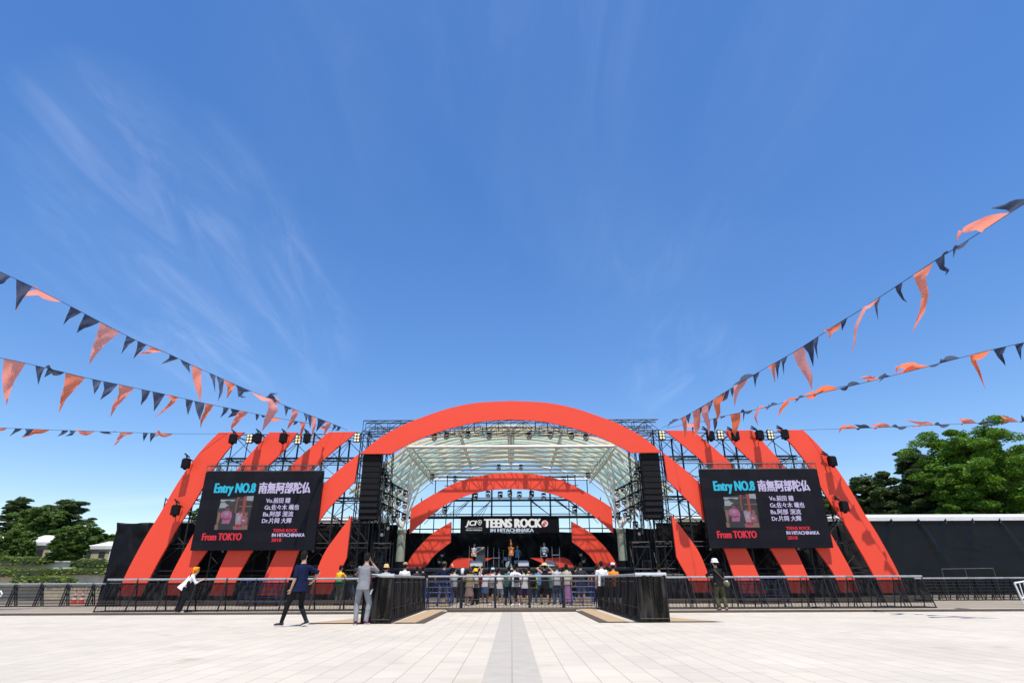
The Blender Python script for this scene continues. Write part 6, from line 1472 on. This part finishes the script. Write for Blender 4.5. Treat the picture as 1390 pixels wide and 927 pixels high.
p2 = perf(692.5, YP - .3, 'singer in orange shirt with wide black trousers at the centre of the stage', H=1.70, shirt='orange', sleeve=.9, pants='black', pant='slim', shoes='white', hands=[(-.05, .30, 1.45), (.10, .24, 1.05)], feet=[(-.14, 0, R(180)), (.14, 0, R(180))], hair='brown', hairlen='bob')
guitar(p2['base'] + Vector((.03, -.28, 1.08)), 93, 'orange guitar held upright by the singer', mat('orange neck', (0.62, 0.22, 0.08), 0.4, 0.1), mat('orange guitar finish', (0.80, 0.22, 0.02), 0.3, 0.15, spec=0.6))
p3 = perf(737.5, YP, 'performer in pale blue shirt standing at the right of the stage', H=1.70, shirt='ltblue', sleeve=.7, shirt_len=.1, pants='black', pant='slim', shoes='black', hands=[(.16, .22, 1.0), (-.25, .15, .9)], yaw=R(165))
guitar(p3['base'] + Vector((-.08, -.24, .98)), 12, 'dark bass guitar held by the right performer', M_blk2, M_blk2)
p4 = perf(701, YP + 2.2, 'drummer in pale blue shirt behind the singer', H=1.62, shirt='blue', sleeve=.7, pants='black', pant='slim', hands=[(.3, .4, 1.05), (-.3, .4, 1.05)])
# stage gear
def cab(x, y, w_, h, d, label, face=None, z=SZ, nm='amplifier', tilt=0):
    X = (x - CXP) / 818.0 * y; t = thing(nm, label, 'amplifier' if nm == 'amplifier' else 'speaker', (X, y, z))
    M_ = Matrix.Rotation(-R(tilt), 3, 'X')
    MB().box((0, 0, h / 2), (w_, d, h), M=M_).build('cabinet', M_blk2, t)
    m = MB(); m.box(M_ @ Vector((0, -d / 2 - .01, 0)) + Vector((0, 0, h / 2)), (w_ * .9, .02, h * .82), M=M_); m.build('grille', face or M_dsteel, t)
    m = MB(); m.box(M_ @ Vector((0, -d / 2 - .02, h * .46)) + Vector((0, 0, h / 2)), (w_ * .7, .015, h * .06), M=M_); m.build('control_strip', M_alu, t)
    return t
Mg = mat('silver amp cloth', (0.38, 0.39, 0.40), 0.7, 0.1, 8)
cab(651, 45.4, 0.80, 1.55, .45, 'tall black bass amplifier stack behind the left guitarist', M_dsteel)
cab(646, 42.6, 0.95, .42, .45, 'silver fronted floor monitor before the left guitarist', Mg, nm='floor_monitor', tilt=20)
cab(709, 42.6, 0.80, .42, .45, 'silver fronted floor monitor right of the singer', Mg, nm='floor_monitor', tilt=20)
cab(744, 42.6, 0.80, .38, .45, 'silver fronted floor monitor before the right performer', Mg, nm='floor_monitor', tilt=20)
cab(672, 45.6, 0.90, .8, .45, 'wide low black amplifier left of the drums', M_led)
cab(752, 45.6, 0.8, 1.0, .45, 'black amplifier behind the right performer', M_led)
dk = thing('drum_kit', 'drum kit at the back of the stage behind the singer', 'drum kit', ((690 - CXP) / 818 * 45.6, 45.6, SZ))
M_dr = mat('drum shell', (0.30, 0.36, 0.42), 0.3, 0.2, 5, spec=0.6); M_cy = mat('cymbal brass', (0.55, 0.42, 0.16), 0.3, 0.1, metal=0.8)
m = MB(); m.tube((0, -.3, .28), (0, .1, .28), .28, 20); m.build('bass_drum', M_dr, dk)
for x, y, z, r in ((-.3, 0, .72, .15), (.05, 0, .74, .15), (.55, .1, .5, .2), (-.6, .1, .55, .17)):
    m = MB(); m.tube((x, y, z - .12), (x, y - .03, z + .10), r, 16); m.build('drum', M_dr, dk)
for x, z in ((-.75, 1.15), (.7, 1.2), (-.45, 1.3)):
    m = MB(); m.tube((x, .2, 0), (x, .2, z), .012, 6); m.build('cymbal_stand', M_alu, dk); m = MB(); m.lathe([(.22, z), (.05, z + .03), (.01, z + .03)], (x, .2, 0), 16); m.build('cymbal', M_cy, dk)
for i, (x, yy) in enumerate(((636, 42.2), (661, 43), (669, 44.2), (676, 45.2), (692, 42.8), (733, 42.9), (748, 43.6), (758, 44.4))):
    X = (x - CXP) / 818 * yy; t = thing('microphone_stand', 'thin silver microphone stand on the stage', 'microphone stand', (X, yy, SZ), 0, 'microphone stands on the stage')
    m = MB(); m.lathe([(.14, 0), (.14, .02), (.02, .03)], n=12); m.tube((0, 0, .02), (0, 0, 1.45), .012, 6); m.build('stand', M_alu, t); m = MB(); m.tube((0, 0, 1.45), (.05, -.12, 1.53), .02, 8, .028); m.build('microphone', M_blk2, t)
